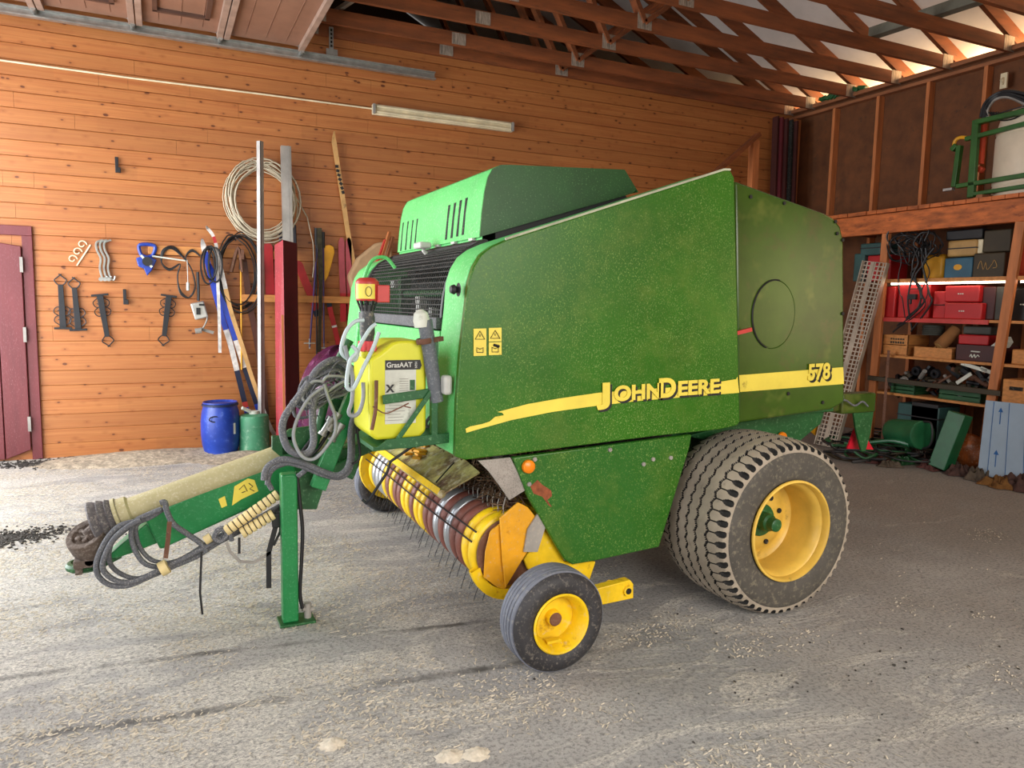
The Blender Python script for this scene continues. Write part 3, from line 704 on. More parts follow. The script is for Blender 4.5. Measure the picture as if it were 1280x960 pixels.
# grey rubber flap, yellow end shields, frame
t = MB(); t.prism(poly([(598,576),(638,572),(658,612),(637,625),(624,606),(612,590)], 2.99), (0, .012, 0)); t.build('rubber_flap', mat('grey_rubber_flap', '#a39c94', .9, dust=.5, dcol='#6f6862', dscale=160), B)
t = MB(); t.prism(poly([(625,648),(648,628),(660,634),(670,646),(674,668),(652,702),(632,735),(628,700)], 3.00), (0, .012, 0))
f0 = poly([(629,652),(634,690),(632,737),(622,735),(604,722),(606,690),(612,665)], 3.02)
t.prism(f0, (.02, .03, 0)); t.build('end_shield', M['orange'], B, bevel=.004)
t = MB(); t.prism(poly([(660,662),(674,640),(684,652),(672,690),(655,690)], 2.985), (0, .01, 0)); t.build('rubber_strip', M['zinc'], B)
t = MB(); t.prism(poly([(655,700),(683,655),(706,702),(745,702),(734,735),(700,725),(660,712)], 3.02), (0, .02, 0)); t.build('side_arm', M['yellow'], B, bevel=.005)
t = MB(); ringa = [V((PX+.205*math.cos(a), 3.04, PZ-.012+.215*math.sin(a))) for a in [math.radians(q) for q in range(196, 345, 8)]]
rows = [[p, p+V((0, .03, 0)), p+(V((PX, 3.09, PZ))-p).normalized()*.05+V((0, .03, 0)), p+(V((PX, 3.06, PZ))-p).normalized()*.05] for p in ringa]
t.grid(rows, cv=True); t.build('drum_end_ring', M['yellow'], B, smooth=30)
t = MB(); t.prism(poly([(742,737),(788,725),(792,730),(792,748),(745,758)], 2.80), (0, .05, 0)); t.bar(U(700, 760, 1, 2.85), U(760, 742, 1, 2.85), .05, .07)
ar = t.build('wheel_arm', M['yellow'], B, bevel=.004)
t = MB(); p = U(784, 738, 1, 2.80); t.cyl(p+V((0, .06, 0)), p+V((0, -.012, 0)), .024, n=16); t.cyl(U(762, 730, 1, 2.86), U(762, 730, 1, 3.05), .02, n=12); t.build('pivot_bush', M['yellow'], ar)
t = MB(); t.cyl(p+V((0, -.012, 0)), p+V((0, -.014, 0)), .015, n=16); t.build('pivot_hole', M['dark'], ar)
t = MB(); t.cyl((1.50, 2.7, .225), (1.50, 3.1, .225), .018, n=12); t.bar((1.50, 2.83, .24), (1.66, 2.83, .30), .04, .06); t.build('stub_axle', M['yellow'], ar)
t = MB(); t.prism(poly([(459,597),(460,585),(473,566),(478,565),(505,580),(497,603),(510,612),(478,615),(462,606)], 5.06), (0, .02, 0)); t.build('end_shield', M['yellow'], B, bevel=.004)
t = MB(); t.prism([V((PX+.23*math.cos(math.radians(q)), 5.0, PZ+.23*math.sin(math.radians(q)))) for q in range(0, 360, 12)], (0, .04, 0)); t.build('drum_end_disc', M['yellow'], B)
t = MB(); t.tube([(PX, 5.0, PZ-.1), (1.5, 5.3, .225)], .02, 8); t.build('wheel_arm', M['yellow'], B)
t = MB(); t.box(1.62, 1.74, 3.1, 4.96, .50, .58); t.build('pickup_beam', M['yellow'], B, bevel=.004)
# crank rod hanging in front of the pickup
t = MB(); t.tube([U(a, c, 1, 3.35+k*.02) for k, (a, c) in enumerate(((541,541),(530,548),(488,577),(484,590),(462,624),(458,629),(453,625)))], .007, 8); t.build('crank_rod', M['iron'], B)
t = MB(); t.tube(spline([U(a, c, 1, 3.34) for a, c in ((535,545),(538,530),(545,520),(543,535),(536,540),(533,528),(541,518))], 5), .008, 6); t.build('rope_knot', M['hose'], B)

# ---- drawbar
def hp3(px, py, y): return U(px, py, 1, y)
YD = 3.92
a0, a1 = hp3(190, 661, YD), hp3(352, 590, YD)
t = MB(); t.bar(a0, a1+V((.06, 0, .03)), .17, .185); t.build('drawbar', M['draw'] if 'draw' in M else M.setdefault('draw', mat('drawbar_green', '#1f7d43', .35, dust=.15, dcol='#6fae84', dscale=90, var=.08)), B, bevel=.012)
t = MB(); n0 = hp3(118, 706, YD); n1 = hp3(205, 662, YD)
t.prism([hp3(*q, YD-.05) for q in ((130,700),(150,682),(195,645),(215,640),(215,672),(170,690),(150,697))], (0, .10, 0)); t.build('hitch_neck', M['draw'], B, bevel=.008)
t = MB(); hc = hp3(106, 706, YD); e = [hc+V((.062*math.cos(q), .062*math.sin(q), 0)) for q in [2*PI*k/24 for k in range(24)]]
t.tube(e, .020, 8, closed=True); t.bar(hc+V((.06, 0, .0)), hp3(150, 690, YD), .07, .04); t.build('hitch_eye', M['dgreen'], B)
# frame that rises from the drawbar to the chamber
t = MB()
t.prism([hp3(*q, 3.84) for q in ((338,594),(356,566),(400,562),(440,560),(500,520),(560,520),(560,535),(507,549),(475,561),(412,588),(398,606),(372,602))], (0, .20, 0)); t.build('drawbar_frame', M['dgreen'], B, bevel=.008)
t = MB(); t.prism([hp3(*q, 3.66) for q in ((340,545),(365,545),(378,560),(376,575),(352,572),(340,562))], (0, .03, 0)); t.prism([hp3(*q, 3.66) for q in ((352,545),(362,537),(388,533),(388,560),(380,569),(352,569))], (0, .03, 0)); t.build('shaft_bracket', M['dgreen'], B, bevel=.004)
t = MB(); t.bar(hp3(397, 610, 3.57), hp3(444, 490, 3.57), .075, .05, up=(0, 1, 0)); t.build('hose_post', M['draw'], B, bevel=.005)
t = MB(); t.prism([hp3(*q, 3.70) for q in ((410,502),(445,486),(452,500),(436,530),(418,520))], (0, .02, 0)); t.build('hose_post_plate', M['dgreen'], B, bevel=.004)
t = MB(); p = hp3(431, 505, 3.69); t.cyl(p, p+V((0, -.05, 0)), .018, n=14); t.build('post_pin', M['dgreen'], B)
t = MB(); t.prism([hp3(*q, 3.66) for q in ((362,600),(370,590),(390,590),(404,612),(396,637),(368,637))], (0, .02, 0)); t.build('jack_bracket', M['dgreen'], B, bevel=.004)
t = MB(); t.prism([hp3(*q, 3.75) for q in ((412,585),(452,566),(445,592),(441,600),(432,596),(418,600),(410,596))], (0, .02, 0)); t.build('side_plate', M['dgreen'], B, bevel=.004)
# jack
jx, jy = .531, 3.60
t = MB(); t.box(jx-.037, jx+.037, jy-.037, jy+.037, .012, .745); jk = t.build('parking_jack', M['draw'], B, bevel=.008)
t = MB(); t.box(jx-.055, jx+.115, jy-.06, jy+.07, 0, .012); t.build('foot_plate', M['dgreen'], jk, bevel=.003)
t = MB(); t.cyl((jx+.085, jy-.0, .012), (jx+.085, jy, .085), .018, n=12); t.cyl((jx+.06, jy, .06), (jx+.11, jy, .05), .014, n=10); t.build('cable_plug', M['zinc'], jk)
# PTO shaft
s0, s1 = hp3(150, 642, 3.88), hp3(432, 540, 3.88)
t = MB(); t.cyl(s0, s1, .058, n=28); ps = t.build('shaft_guard', M['pto'], B, smooth=50)
ax = (s1-s0).normalized()
t = MB(); t.lathe([(.058, 0), (.070, -.01), (.072, -.05), (.080, -.055), (.080, -.07)], s0+ax*.05, ax, 28); t.build('guard_collar', M['pto'], ps)
t = MB(); t.lathe([(.074, .0), (.078, -.012), (.070, -.018), (.082, -.03), (.088, -.042), (.078, -.048), (.090, -.06), (.096, -.074), (.086, -.080), (.098, -.095), (.103, -.112), (.095, -.12), (.085, -.11)], s0, ax, 32); t.build('ribbed_cone', M['cone'] if 'cone' in M else M.setdefault('cone', mat('dusty_cone', '#5f5b5e', .8, dust=.4, dcol='#98928c', dscale=90)), ps)
jc = hp3(112, 674, 3.86); ja = V((-.35, -.45, .82)).normalized()
t = MB(); t.lathe([(0, .005), (.055, .005), (.060, .02), (.088, .022), (.092, .0), (.094, -.05), (.086, -.075), (.07, -.085), (0, -.085)], jc+ja*.02, ja, 28)
for k in range(5):
    q = 2*PI*k/5; e1 = ja.orthogonal().normalized(); e2 = ja.cross(e1); t.cyl(jc+ja*.02+(e1*math.cos(q)+e2*math.sin(q))*.036, jc+ja*.042+(e1*math.cos(q)+e2*math.sin(q))*.036, .013, n=8)
t.obox(jc+V((-.01, 0, -.10)), (.11, .12, .035)); t.obox(jc+V((-.045, 0, -.125)), (.03, .10, .05)); t.obox(jc+V((.04, 0, -.125)), (.03, .10, .05))
t.cyl(jc+V((0, -.06, -.09)), jc+V((0, .06, -.09)), .022, n=14); t.cyl(jc, s0, .05, n=16)
t.build('universal_joint', mat('dusty_brown_steel', '#5a4d44', .85, grime=.3, gcol='#3a2c24', dust=.4, dcol='#8b8078', dscale=60, bump=.4), ps, bevel=.003)
# decals on drawbar
t = MB(); t.prism([hp3(*q, YD-.0875) for q in ((293,608),(310,598),(318,600),(323,614),(302,624),(290,632))], (0, .001, 0)); dz = t.build('warning_sticker', M['decal'], B)
t = MB(); t.prism([hp3(*q, YD-.0875) for q in ((273,624),(281,620),(284,632),(277,635))], (0, .001, 0)); t.build('warning_sticker', M['decal'], B)
t = MB()
for q in (((299,612),(305,606),(309,614)), ((302,616),(307,614)), ((311,604),(316,608),(312,611),(318,614))): t.tube([hp3(*k, YD-.089) for k in q], .0022, 4)
t.build('pictogram', M['black'], dz)
# hoses
def hose(px, r, m_='hose', y=3.62, name='hydraulic_hose', n=6, seg=8, ys=None):
    pts = [U(a, c, 1, (ys[i] if ys else y)) for i, (a, c) in enumerate(px)]
    t = MB(); t.tube(spline(pts, n), r, seg); return t.build(name, M[m_], B, smooth=60)
hose([(168,652),(150,657),(135,672),(122,698),(122,718),(137,731),(160,732),(185,722),(215,709),(245,696),(272,679),(310,659),(350,636)], .0125, y=3.74)
hose([(176,650),(160,658),(142,674),(130,698),(130,714),(146,726),(165,727),(190,717),(217,704),(245,690),(272,675),(310,655),(350,632)], .0125, y=3.72)
hose([(180,648),(156,663),(139,680),(137,702),(149,716),(172,723),(200,713),(240,698),(280,674),(347,634)], .011, y=3.77)
hose([(202,636),(185,643),(170,651),(164,668),(170,690),(184,706),(208,708),(235,700),(272,678),(345,641)], .012, y=3.76)
hose([(208,634),(190,646),(172,655),(170,668),(176,686),(190,700),(212,703),(235,694),(270,672),(345,636)], .0105, y=3.78)
hose([(200,629),(206,628),(209,640),(217,655),(235,668),(252,680),(258,690)], .013, y=3.72, name='braided_hose')
for px0, px1, yy, nn in (((282,664),(349,617),3.66,11), ((302,667),(343,642),3.64,7)):
    p0, p1 = U(*px0, 1, yy), U(*px1, 1, yy); t = MB()
    for k in range(nn):
        q0, q1 = p0.lerp(p1, k/nn), p0.lerp(p1, (k+.82)/nn); t.cyl(q0, q1, .026, n=12)
    s_ = t.build('spiral_sleeve', M['sleeve'], B, bevel=.003); t = MB(); t.cyl(p0, p1, .020, n=10); t.build('sleeved_hose', M['black'], s_)
t = MB(); p = U(258, 673, 1, 3.70); t.cyl(U(256, 676, 1, 3.7), U(264, 671, 1, 3.7), .022, n=12); t.build('hose_tie', M['sleeve'], B); t = MB(); t.cyl(U(204, 717, 1, 3.70)+V((-.012, 0, .02)), U(204, 717, 1, 3.70)+V((.02, 0, .035)), .035, n=14); t.build('hose_tie', M['sleeve'], B)
t = MB(); t.tube(spline([U(a, c, 1, 3.66) for a, c in ((270,664),(278,660),(284,668),(276,676),(268,672),(274,662),(285,664),(290,676))], 5), .012, 6); t.build('rope_wrap', M['hose'], B)
def strap(px, w, m_, y=3.63, name='strap'):
    t = MB()
    pts = [U(a, c, 1, y) for a, c in px]
    for i in range(len(pts)-1): t.bar(pts[i], pts[i+1], w, .003, up=(0, 1, 0))
    return t.build(name, M[m_], B)
strap([(252,690),(251,715),(250,740),(253,768)], .010, 'black')
strap([(283,678),(288,690),(300,702),(318,703),(332,695),(338,690)], .014, 'zinc')
strap([(349,640),(344,660),(336,690),(336,735)], .024, 'black'); strap([(352,645),(350,665),(342,682)], .012, 'black'); strap([(299,672),(299,692)], .012, 'black')
strap([(212,652),(210,675),(207,698)], .020, 'rust')
t = MB(); t.obox(U(348, 650, 1, 3.64), (.06, .03, .07)); t.build('strap_buckle', M['black'], B, bevel=.005)
hose([(371,592),(374,620),(378,660),(377,700),(375,740),(378,760)], .009, 'black', y=3.58, name='electric_cable')
hose([(330,600),(332,588),(340,579),(355,574),(380,579),(405,590),(422,594),(434,585),(438,567),(438,542),(441,524),(446,512)], .015, y=3.5)
hose([(334,606),(337,592),(346,583),(360,579),(380,584),(405,594),(425,597),(437,588),(441,567),(441,545),(444,527),(447,512)], .012, y=3.52)
hose([(340,612),(335,600),(343,585),(370,577),(385,583),(372,596)], .012, y=3.55)
hose([(448,515),(447,540),(450,565),(448,575),(441,580)], .006, 'black', y=3.5, name='electric_cable')
hose([(386,478),(371,499),(356,521),(353,540),(360,560),(374,568),(386,565),(392,552),(391,530),(391,508),(396,493),(410,485)], .017, y=3.45)
hose([(405,480),(410,496),(419,520),(419,540),(410,556),(394,573),(380,572),(370,558),(367,540),(375,516),(388,496),(404,484)], .008, 'hose_l', y=3.42)
hose([(366,505),(381,488),(394,466),(406,455),(420,450),(433,456),(442,466)], .018, y=3.5)
hose([(372,510),(386,492),(398,470),(412,458),(430,462),(440,475)], .015, y=3.56)
random.seed(3)
for k in range(17):
    ox, oy = random.uniform(-9, 9), random.uniform(-9, 9); s = random.uniform(.6, 1.2)
    loop = [(408,472),(388,482),(378,500),(382,512),(395,505),(408,494),(425,488),(438,478),(432,466),(415,464)]
    c_ = (408, 486); pts = [(c_[0]+(a-c_[0])*s+ox+random.uniform(-5, 5), c_[1]+(q-c_[1])*s+oy+random.uniform(-4, 4)) for a, q in loop]
    hose(pts+[pts[0]], random.choice((.003, .004, .006, .007)), random.choice(('hose', 'hose', 'hose', 'hose_l', 'black')), y=3.50+random.uniform(-.06, .2))
for k in range(5):
    x = 384+k*7; hose([(x+28, 520-k*3), (x+14, 538), (x, 556+k*2), (x-12, 572)], .009, random.choice(('hose', 'black')), y=3.62)
for k, (a, c) in enumerate(((412,528),(420,522),(424,535))):
    t = MB(); p0, p1 = U(a-10, c+16, 1, 3.55), U(a, c, 1, 3.55); t.cyl(p0, p1, .016, n=12); t.cyl(p1, p1+(p1-p0)*.35, .021, n=12); t.cyl(p0, p0+(p1-p0)*.2, .021, n=12); t.build('hose_coupler', M['steel'], B)
t = MB(); t.cyl(U(392, 560, 1, 3.6), U(408, 496, 1, 3.6), .02, n=12); t.cyl(U(424, 450, 1, 3.55), U(437, 425, 1, 3.55), .022, n=12); t.build('hose_clamp_bar', M['dgreen'], B)
t = MB(); t.tube(spline([U(a, c, 1, 3.75) for a, c in ((453,400),(453,370),(456,345),(466,325),(482,322),(494,335))], 6), .009, 8); t.build('guard_rail', M['mint'], B)

# ---- additive tank carrier
t = MB()
t.prism([V((.80, 3.05, .955)), V((1.17, 3.05, .975)), V((1.17, 3.34, .975)), V((.80, 3.28, .955))], (0, 0, -.02))
t.prism([V((.81, 3.045, .948)), V((.86, 3.045, .985)), V((1.17, 3.045, 1.0)), V((1.17, 3.045, .955)), V((.95, 3.045, .94))], (0, .008, 0))
t.bar((1.075, 3.06, .96), (1.075, 3.06, 1.42), .03, .03); t.bar((.90, 3.05, .97), (1.085, 3.05, 1.22), .022, .008, up=(0, 1, 0)); t.bar((.845, 3.06, 1.155), (1.075, 3.06, 1.18), .006, .04, up=(0, 0, 1))
t.build('tank_carrier', M['dgreen'], B, bevel=.003)
t = MB(); t.tube(spline([V((.815, 3.05, 1.24)), V((.812, 3.05, 1.12)), V((.795, 3.05, 1.03))], 4), .008, 6); t.tube(spline([V((.80, 3.05, 1.13)), V((.85, 3.04, 1.10)), V((.90, 3.04, 1.115)), V((.95, 3.03, 1.14)), V((.93, 3.03, 1.13)), V((.96, 3.03, 1.12))], 6), .003, 5); t.build('securing_wire', M['rust'], B)
# twine hook on rear left etc: lamp bracket at the back
p = U(1066, 503, 1, 3.28)
t = MB(); t.obox(p, (.30, .10, .125)); t.obox(p+V((-.20, 0, -.0)), (.12, .05, .10)); lb = t.build('light_bracket', M['rear_green'], B, bevel=.01)
t = MB(); t.prism([V((q.x, q.y-.06, q.z)) for q in poly([(1057,513),(1082,513),(1078,540),(1072,562),(1067,562),(1060,535)], 3.30)], (0, .012, 0)); t.build('hanging_plate', M['dgreen'], lb)
t = MB(); t.prism(poly([(1070,532),(1076,534),(1092,562),(1059,561)], 3.30), (0, .01, 0)); t.build('triangle_reflector', M['redref'], lb)
t = MB(); t.tube(spline([U(a, c, 1, 3.2) for a, c in ((1030,497),(1040,508),(1055,500),(1068,507),(1078,502),(1085,508))], 5), .006, 6); t.build('lamp_cable', M['hose'], lb)
t = MB(); t.box(3.5, 3.75, 3.25, 3.35, .95, 1.05); t.build('bracket_arm', M['dgreen'], B)

# ---- yellow additive canister
tk = thing('jerrycan', 'bright yellow plastic canister with black and white label in front bracket of baler', 'canister', (.92, 3.23, .976))
x0_, x1_, y0_, y1_, z0_, z1_ = .795, 1.05, 3.085, 3.38, .976, 1.405
out = [(x0_+.03, z0_), (x1_-.03, z0_), (x1_, z0_+.03), (x1_, z1_-.02), (x1_-.02, z1_), (x0_+.13, z1_), (x0_+.10, z1_-.01), (x0_+.05, z1_-.05), (x0_+.0, z1_-.08), (x0_, z0_+.03)]
t = MB(); t.prism([V((x, y0_, z)) for x, z in out], (0, y1_-y0_, 0)); t.build('body', M['tank'], tk, bevel=.028, seg=4)
t = MB(); t.lathe([(.036, 0), (.036, .03), (.03, .032), (0, .032)], (.815, 3.2, z1_-.075), (0, 0, 1), 20); t.build('neck', M['tank'], tk)
t = MB()
for k in range(14):
    a = 2*PI*k/14; t.bar(V((.815+.036*math.cos(a), 3.2+.036*math.sin(a), z1_-.05)), V((.815+.036*math.cos(a), 3.2+.036*math.sin(a), z1_-.008)), .008, .008)
t.cyl((.815, 3.2, z1_-.052), (.815, 3.2, z1_-.006), .036, n=20); t.build('cap', M['cap'] if 'cap' in M else M.setdefault('cap', mat('pink_red_cap', '#e0525c', .4)), tk)
t = MB(); t.prism([V((.862, y0_-.0025, 1.045)), V((1.0, y0_-.0025, 1.045)), V((1.0, y0_-.0025, 1.318)), V((.862, y0_-.0025, 1.318))], (0, .002, 0)); lbl = t.build('label', M['paper'], tk, smooth=0)
t = MB(); t.prism([V((.862, y0_-.0038, 1.280)), V((1.018, y0_-.0038, 1.280)), V((1.025, y0_-.0038, 1.298)), V((1.018, y0_-.0038, 1.322)), V((.862, y0_-.0038, 1.322))], (0, .001, 0)); t.build('label_band', M['black'], lbl, smooth=0)
t = MB(); t.prism([V((.972, y0_-.0038, 1.19)), V((.995, y0_-.0038, 1.19)), V((.995, y0_-.0038, 1.235)), V((.972, y0_-.0038, 1.235))], (0, .001, 0)); t.build('label_mark', M['dgreen'], lbl, smooth=0)
text_mesh('label_text', 'GrasAAT', .031, (.867, y0_-.0055, 1.291), PI/2, M['white'], lbl, .0006, .0006, .95)
text_mesh('label_text', 'NYH', .015, (1.004, y0_-.0055, 1.286), PI/2, M['white'], lbl, .0006, .0003, .9, tilt=-PI/2)
text_mesh('label_text', 'X', .044, (.868, y0_-.0045, 1.185), PI/2, M['black'], lbl, .0006, .002, 1.0)
t = MB()
for k in range(9): t.obox((.90+.01*(k % 2), y0_-.0035, 1.165-k*.013), (.06+.01*(k % 3), .001, .002))
for k in range(6): t.obox((.945, y0_-.0035, 1.24-k*.01), (.04, .001, .002))
t.build('fine_print', M['zinc'], lbl)
# pump on the canister
pm = thing('dosing_pump', 'red and yellow dosing pump on dark neck above yellow canister', 'pump', (.815, 3.2, 1.40))
t = MB(); t.lathe([(.028, 0), (.030, .02), (.033, .03), (.033, .10), (.028, .12), (.030, .14), (.036, .155)], (.815, 3.2, 1.40), (0, 0, 1), 24); t.build('neck_tube', mat('dark_grey_neck', '#4a4a4c', .6, dust=.2), pm)
t = MB()
for k in range(10):
    a = 2*PI*k/10; t.bar(V((.815+.028*math.cos(a), 3.2+.028*math.sin(a), 1.53)), V((.815+.045*math.cos(a), 3.2+.045*math.sin(a), 1.575)), .008, .006)
t.build('fins', M['black'], pm)
t = MB(); t.lathe([(0, 0), (.046, .0), (.05, .01), (.052, .06), (.05, .085), (.035, .10), (0, .102)], (.815, 3.2, 1.572), (0, 0, 1), 28); t.obox((.875, 3.175, 1.605), (.055, .05, .075)); t.build('motor_housing', M['red'], pm, bevel=.004)
t = MB(); t.mi = 0
rows = [[V((.815+.0535*math.cos(a), 3.2+.0535*math.sin(a), z)) for z in (1.582, 1.645)] for a in [math.radians(q) for q in range(195, 300, 7)]]
t.grid(rows); ms = t.build('face_sticker', M['decal'], pm)
t = MB(); t.tube([V((.815+.055*math.cos(a), 3.2+.055*math.sin(a), 1.613+.02*math.sin(b_))) for a, b_ in [(math.radians(262+14*math.cos(q)), q) for q in [2*PI*k/16 for k in range(16)]]], .0015, 4, closed=True); t.build('logo_mark', M['black'], ms)
def those(px, r, m_, y, label):
    t = MB(); t.tube(spline([U(a, c, 1, y) for a, c in px], 6), r, 8); return tag(t.build('dosing_hose', M[m_], None, smooth=60), label, 'hose')
those([(455,400),(444,402),(434,412),(428,428),(427,440),(433,447),(444,450),(450,432),(462,412),(470,405)], .009, 'hose_w', 3.14, 'pale clear hose looping left of the pump neck')
those([(474,415),(466,436),(455,458),(446,478),(440,487),(434,484),(434,470),(438,450),(446,440),(440,432)], .009, 'hose_w', 3.10, 'milky hose hanging in a deep loop beside yellow canister')
those([(431,432),(436,452),(441,472),(440,500),(436,515),(441,520),(449,515),(454,498),(454,478)], .009, 'hose_l', 3.12, 'thin grey hose dropping under the pump past the canister')
# grey tube beside the canister
tb = thing('document_tube', 'dark grey cylindrical tube standing upright between canister and green panel', 'tube', (1.083, 3.1, 1.03))
p0, p1 = U(546, 502, 1, 3.06), U(531, 400, 1, 3.06); tb['_o'] = tuple(p0); tb.location = p0
t = MB(); t.cyl(p0, p1, .030, .032, n=24); t.build('tube_body', mat('grey_tube', '#5b6066', .6, dust=.3, dcol='#8c9093', dscale=90), tb)
t = MB(); t.lathe([(.033, 0), (.036, .03), (.03, .06), (.012, .075), (0, .076)], p1+V((-.012, 0, -.03)), (-.12, 0, 1), 20); t.build('funnel_cap', M['paper'], tb)
t = MB(); t.lathe([(.036, -.012), (.038, 0), (.036, .012)], p1+V((.0, 0, -.09)), (p1-p0), 24); t.bar(p1+V((.03, -.02, -.085)), p1+V((.08, 0, -.08)), .02, .02); t.build('clamp', M['rust'], tb)

# ------------------------------------------------------------------ along the back wall
YW = YB-.012
def wl(name, mb, m_, label, cat, group=None, **k): return tag(mb.build(name, m_, **k), label, cat, group)
# ceiling tube lamp and its cable
L0, L1 = U(466, 135, 1, 8.24), U(641, 160, 1, 8.24)
lt = thing('tube_lamp', 'cream double fluorescent tube lamp mounted high on plank wall', 'lamp', ((L0+L1)/2))
t = MB(); z = (L0.z+L1.z)/2; t.box(L0.x, L1.x, 8.235, 8.288, z-.055, z+.055); t.build('housing', M['cream'], lt, bevel=.006)
for dz in (-.03, .028):
    t = MB(); t.cyl((L0.x+.04, 8.22, z+dz), (L1.x-.04, 8.22, z+dz), .014, n=12); t.build('tube', M['cream'], lt)
for x in (L0.x+.01, L1.x-.01):
    t = MB(); t.box(x-.012, x+.012, 8.205, 8.24, z-.05, z+.05); t.build('end_cap', M['zinc'], lt)
t = MB(); t.tube([U(-30, 71, 1, YW), U(160, 97, 1, YW), U(330, 118, 1, YW), U(466, 136, 1, YW)], .009, 6); wl('cable', t, M['cream'], 'thin cream cable running along the wall to tube lamp', 'cable')
def WP(px, py, d=0.): return U(px, py, 1, YW-d)
def strap_hinge(top, bot, inv, label):
    a, b_ = WP(*top, .01), WP(*bot, .01)
    if inv: a, b_ = b_, a                       # a = heart end, b_ = crossbar end
    ax_ = (b_-a).normalized(); sd = V((0, 1, 0)).cross(ax_); Lh = (b_-a).length
    o = thing('strap_hinge', label, 'hinge', a, 'black wrought strap hinges on the wall')
    t = MB(); t.bar(a+ax_*.07, b_, .012, .048, up=(0, 1, 0)) if 0 else t.prism([a+ax_*.08+sd*.022, a+ax_*.08-sd*.022, b_-sd*.028, b_+sd*.028], (0, -.012, 0)); t.prism([b_+sd*.075, b_-sd*.075, b_-sd*.075+ax_*.02, b_+sd*.075+ax_*.02], (0, -.014, 0)); t.build('strap', M['iron'], o, bevel=.002)
    t = MB()
    for s in (1, -1):
        t.tube(spline([a+ax_*.10, a+ax_*.075+sd*s*.03, a+ax_*.04+sd*s*.05, a+ax_*.015+sd*s*.028, a-ax_*.02-sd*s*.012], 5), .006, 5)
    t.build('heart_finial', M['iron'], o)
    t = MB()
    for s in (1, -1):
        for q in (.045, .13):
            c = b_ - ax_*(q+.03)
            t.tube(spline([c+ax_*.055+sd*s*.025, c+ax_*.02+sd*s*.068, c-ax_*.02+sd*s*.06, c-ax_*.035+sd*s*.03, c-ax_*.01+sd*s*.02, c+ax_*.005+sd*s*.04], 4), .005, 5)
    t.build('scroll', M['iron'], o)
strap_hinge((75,345), (79,409), False, 'leftmost black wrought strap hinge, nearest the maroon door')
strap_hinge((92,349), (98,411), False, 'second black strap hinge from the maroon door')
strap_hinge((125,370), (136,431), True, 'third black strap hinge from the door, slanting, heart end down')
strap_hinge((211,371), (204,430), True, 'black strap hinge below cable loops, heart end down')
for (a, c, lb_) in ((146, 206, 'small black latch fitting high on the bare planks'), (156, 371, 'small black latch fitting between the strap hinges')):
    p = WP(a, c, .012); t = MB(); t.obox(p, (.03, .012, .15)); t.obox(p+V((.01, -.012, -.05)), (.045, .03, .05)); wl('latch', t, M['iron'], lb_, 'latch', bevel=.003)
t = MB(); a, c = WP(96, 332), WP(113, 306); t.bar(a, c, .008, .012)
for q in (.15, .5, .85):
    cc = a.lerp(c, q)+V((-.05, -.005, .03)); t.tube([cc+V((.04*math.cos(k*.5)*(1-k*.05), 0, .04*math.sin(k*.5)*(1-k*.05))) for k in range(13)], .006, 5)
wl('scroll_bracket', t, M['cream'], 'small white scrolled metal bracket on the plank wall', 'bracket')
for k in range(3):
    t = MB(); o = k*5
    t.tube(spline([WP(129+o, 300, .02), WP(121+o, 303, .02), WP(121+o, 312, .02), WP(126+o, 323, .02), WP(125+o, 335, .02), WP(128+o, 347, .02), WP(132+o, 350, .02), WP(134+o, 345, .03)], 5), .011, 6)
    t.cyl(WP(126+o, 349, .02), WP(126+o, 349, .05), .02, n=10)
    wl('gutter_hook', t, M['steel'], ['grey bent metal hook nearest the white scroll bracket', 'middle grey bent metal hook of the trio', 'grey bent metal hook on the blue tool side of trio'][k], 'hook', 'bent metal hooks')
bt = thing('tape_reel', 'blue plastic measuring tape reel with carry handle', 'reel', WP(184, 345, .02))
t = MB(); e = [WP(a, c, .03) for a, c in ((175,306),(193,307),(192,317),(187,321),(179,320),(175,315))]; t.tube(spline(e, 4, True), .018, 7, closed=True); t.build('handle', M['blue'], bt)
t = MB(); t.prism([WP(a, c, .01) for a, c in ((170,323),(182,319),(196,325),(190,338),(184,345),(180,336),(173,333))], (0, -.05, 0)); t.build('reel_body', M['blue'], bt, bevel=.008)
t = MB(); p = WP(184, 327, .07); t.cyl(p, p+V((0, -.02, 0)), .045, n=16); t.build('spool', M['black'], bt)
t = MB(); t.bar(WP(176, 319, .08), WP(190, 334, .08), .022, .005, up=(0, 1, 0)); t.bar(WP(190, 320, .06), WP(232, 326, .03), .014, .005, up=(0, 1, 0)); t.build('tape', M['paper'], bt)
t = MB()
for s in range(3):
    t.tube(spline([WP(232, 325, .03), WP(217, 308+s*2, .03), WP(203+s*2, 313, .03), WP(202, 328, .03), WP(212, 336+s, .03), WP(225, 330, .03), WP(222, 345, .03), WP(225, 362+s*2, .03), WP(236, 372, .03), WP(244, 360-s, .03), WP(240, 338, .03), WP(232, 322, .03), WP(240, 312+s, .03), WP(250, 320, .03)], 5), .007, 5)
wl('cable', t, M['black'], 'thin black electric cable hung in loose loops beside the reel', 'cable')
t = MB(); t.tube([WP(234, 325, .05), WP(235, 356, .05)], .004, 6); t.cyl(WP(235, 353, .05), WP(235, 363, .05), .016, n=10); wl('plug', t, M['white'], 'white plug dangling on a short lead from wall loops', 'plug')
hw = thing('hand_winch', 'grey box winch with crank hanging from black strap', 'winch', WP(250, 400, .04))
t = MB(); t.obox(WP(249, 388, .06), (.13, .09, .17), Matrix.Rotation(-.25, 3, 'Y')); t.build('gearbox', M['alu'], hw, bevel=.012)
t = MB(); t.obox(WP(248, 389, .11), (.04, .01, .07)); t.obox(WP(252, 381, .11), (.05, .01, .02)); t.build('slot', M['black'], hw)
t = MB(); t.tube([WP(247, 340, .05), WP(248, 362, .05), WP(248, 376, .05)], .014, 6); t.build('hanging_strap', M['black'], hw)
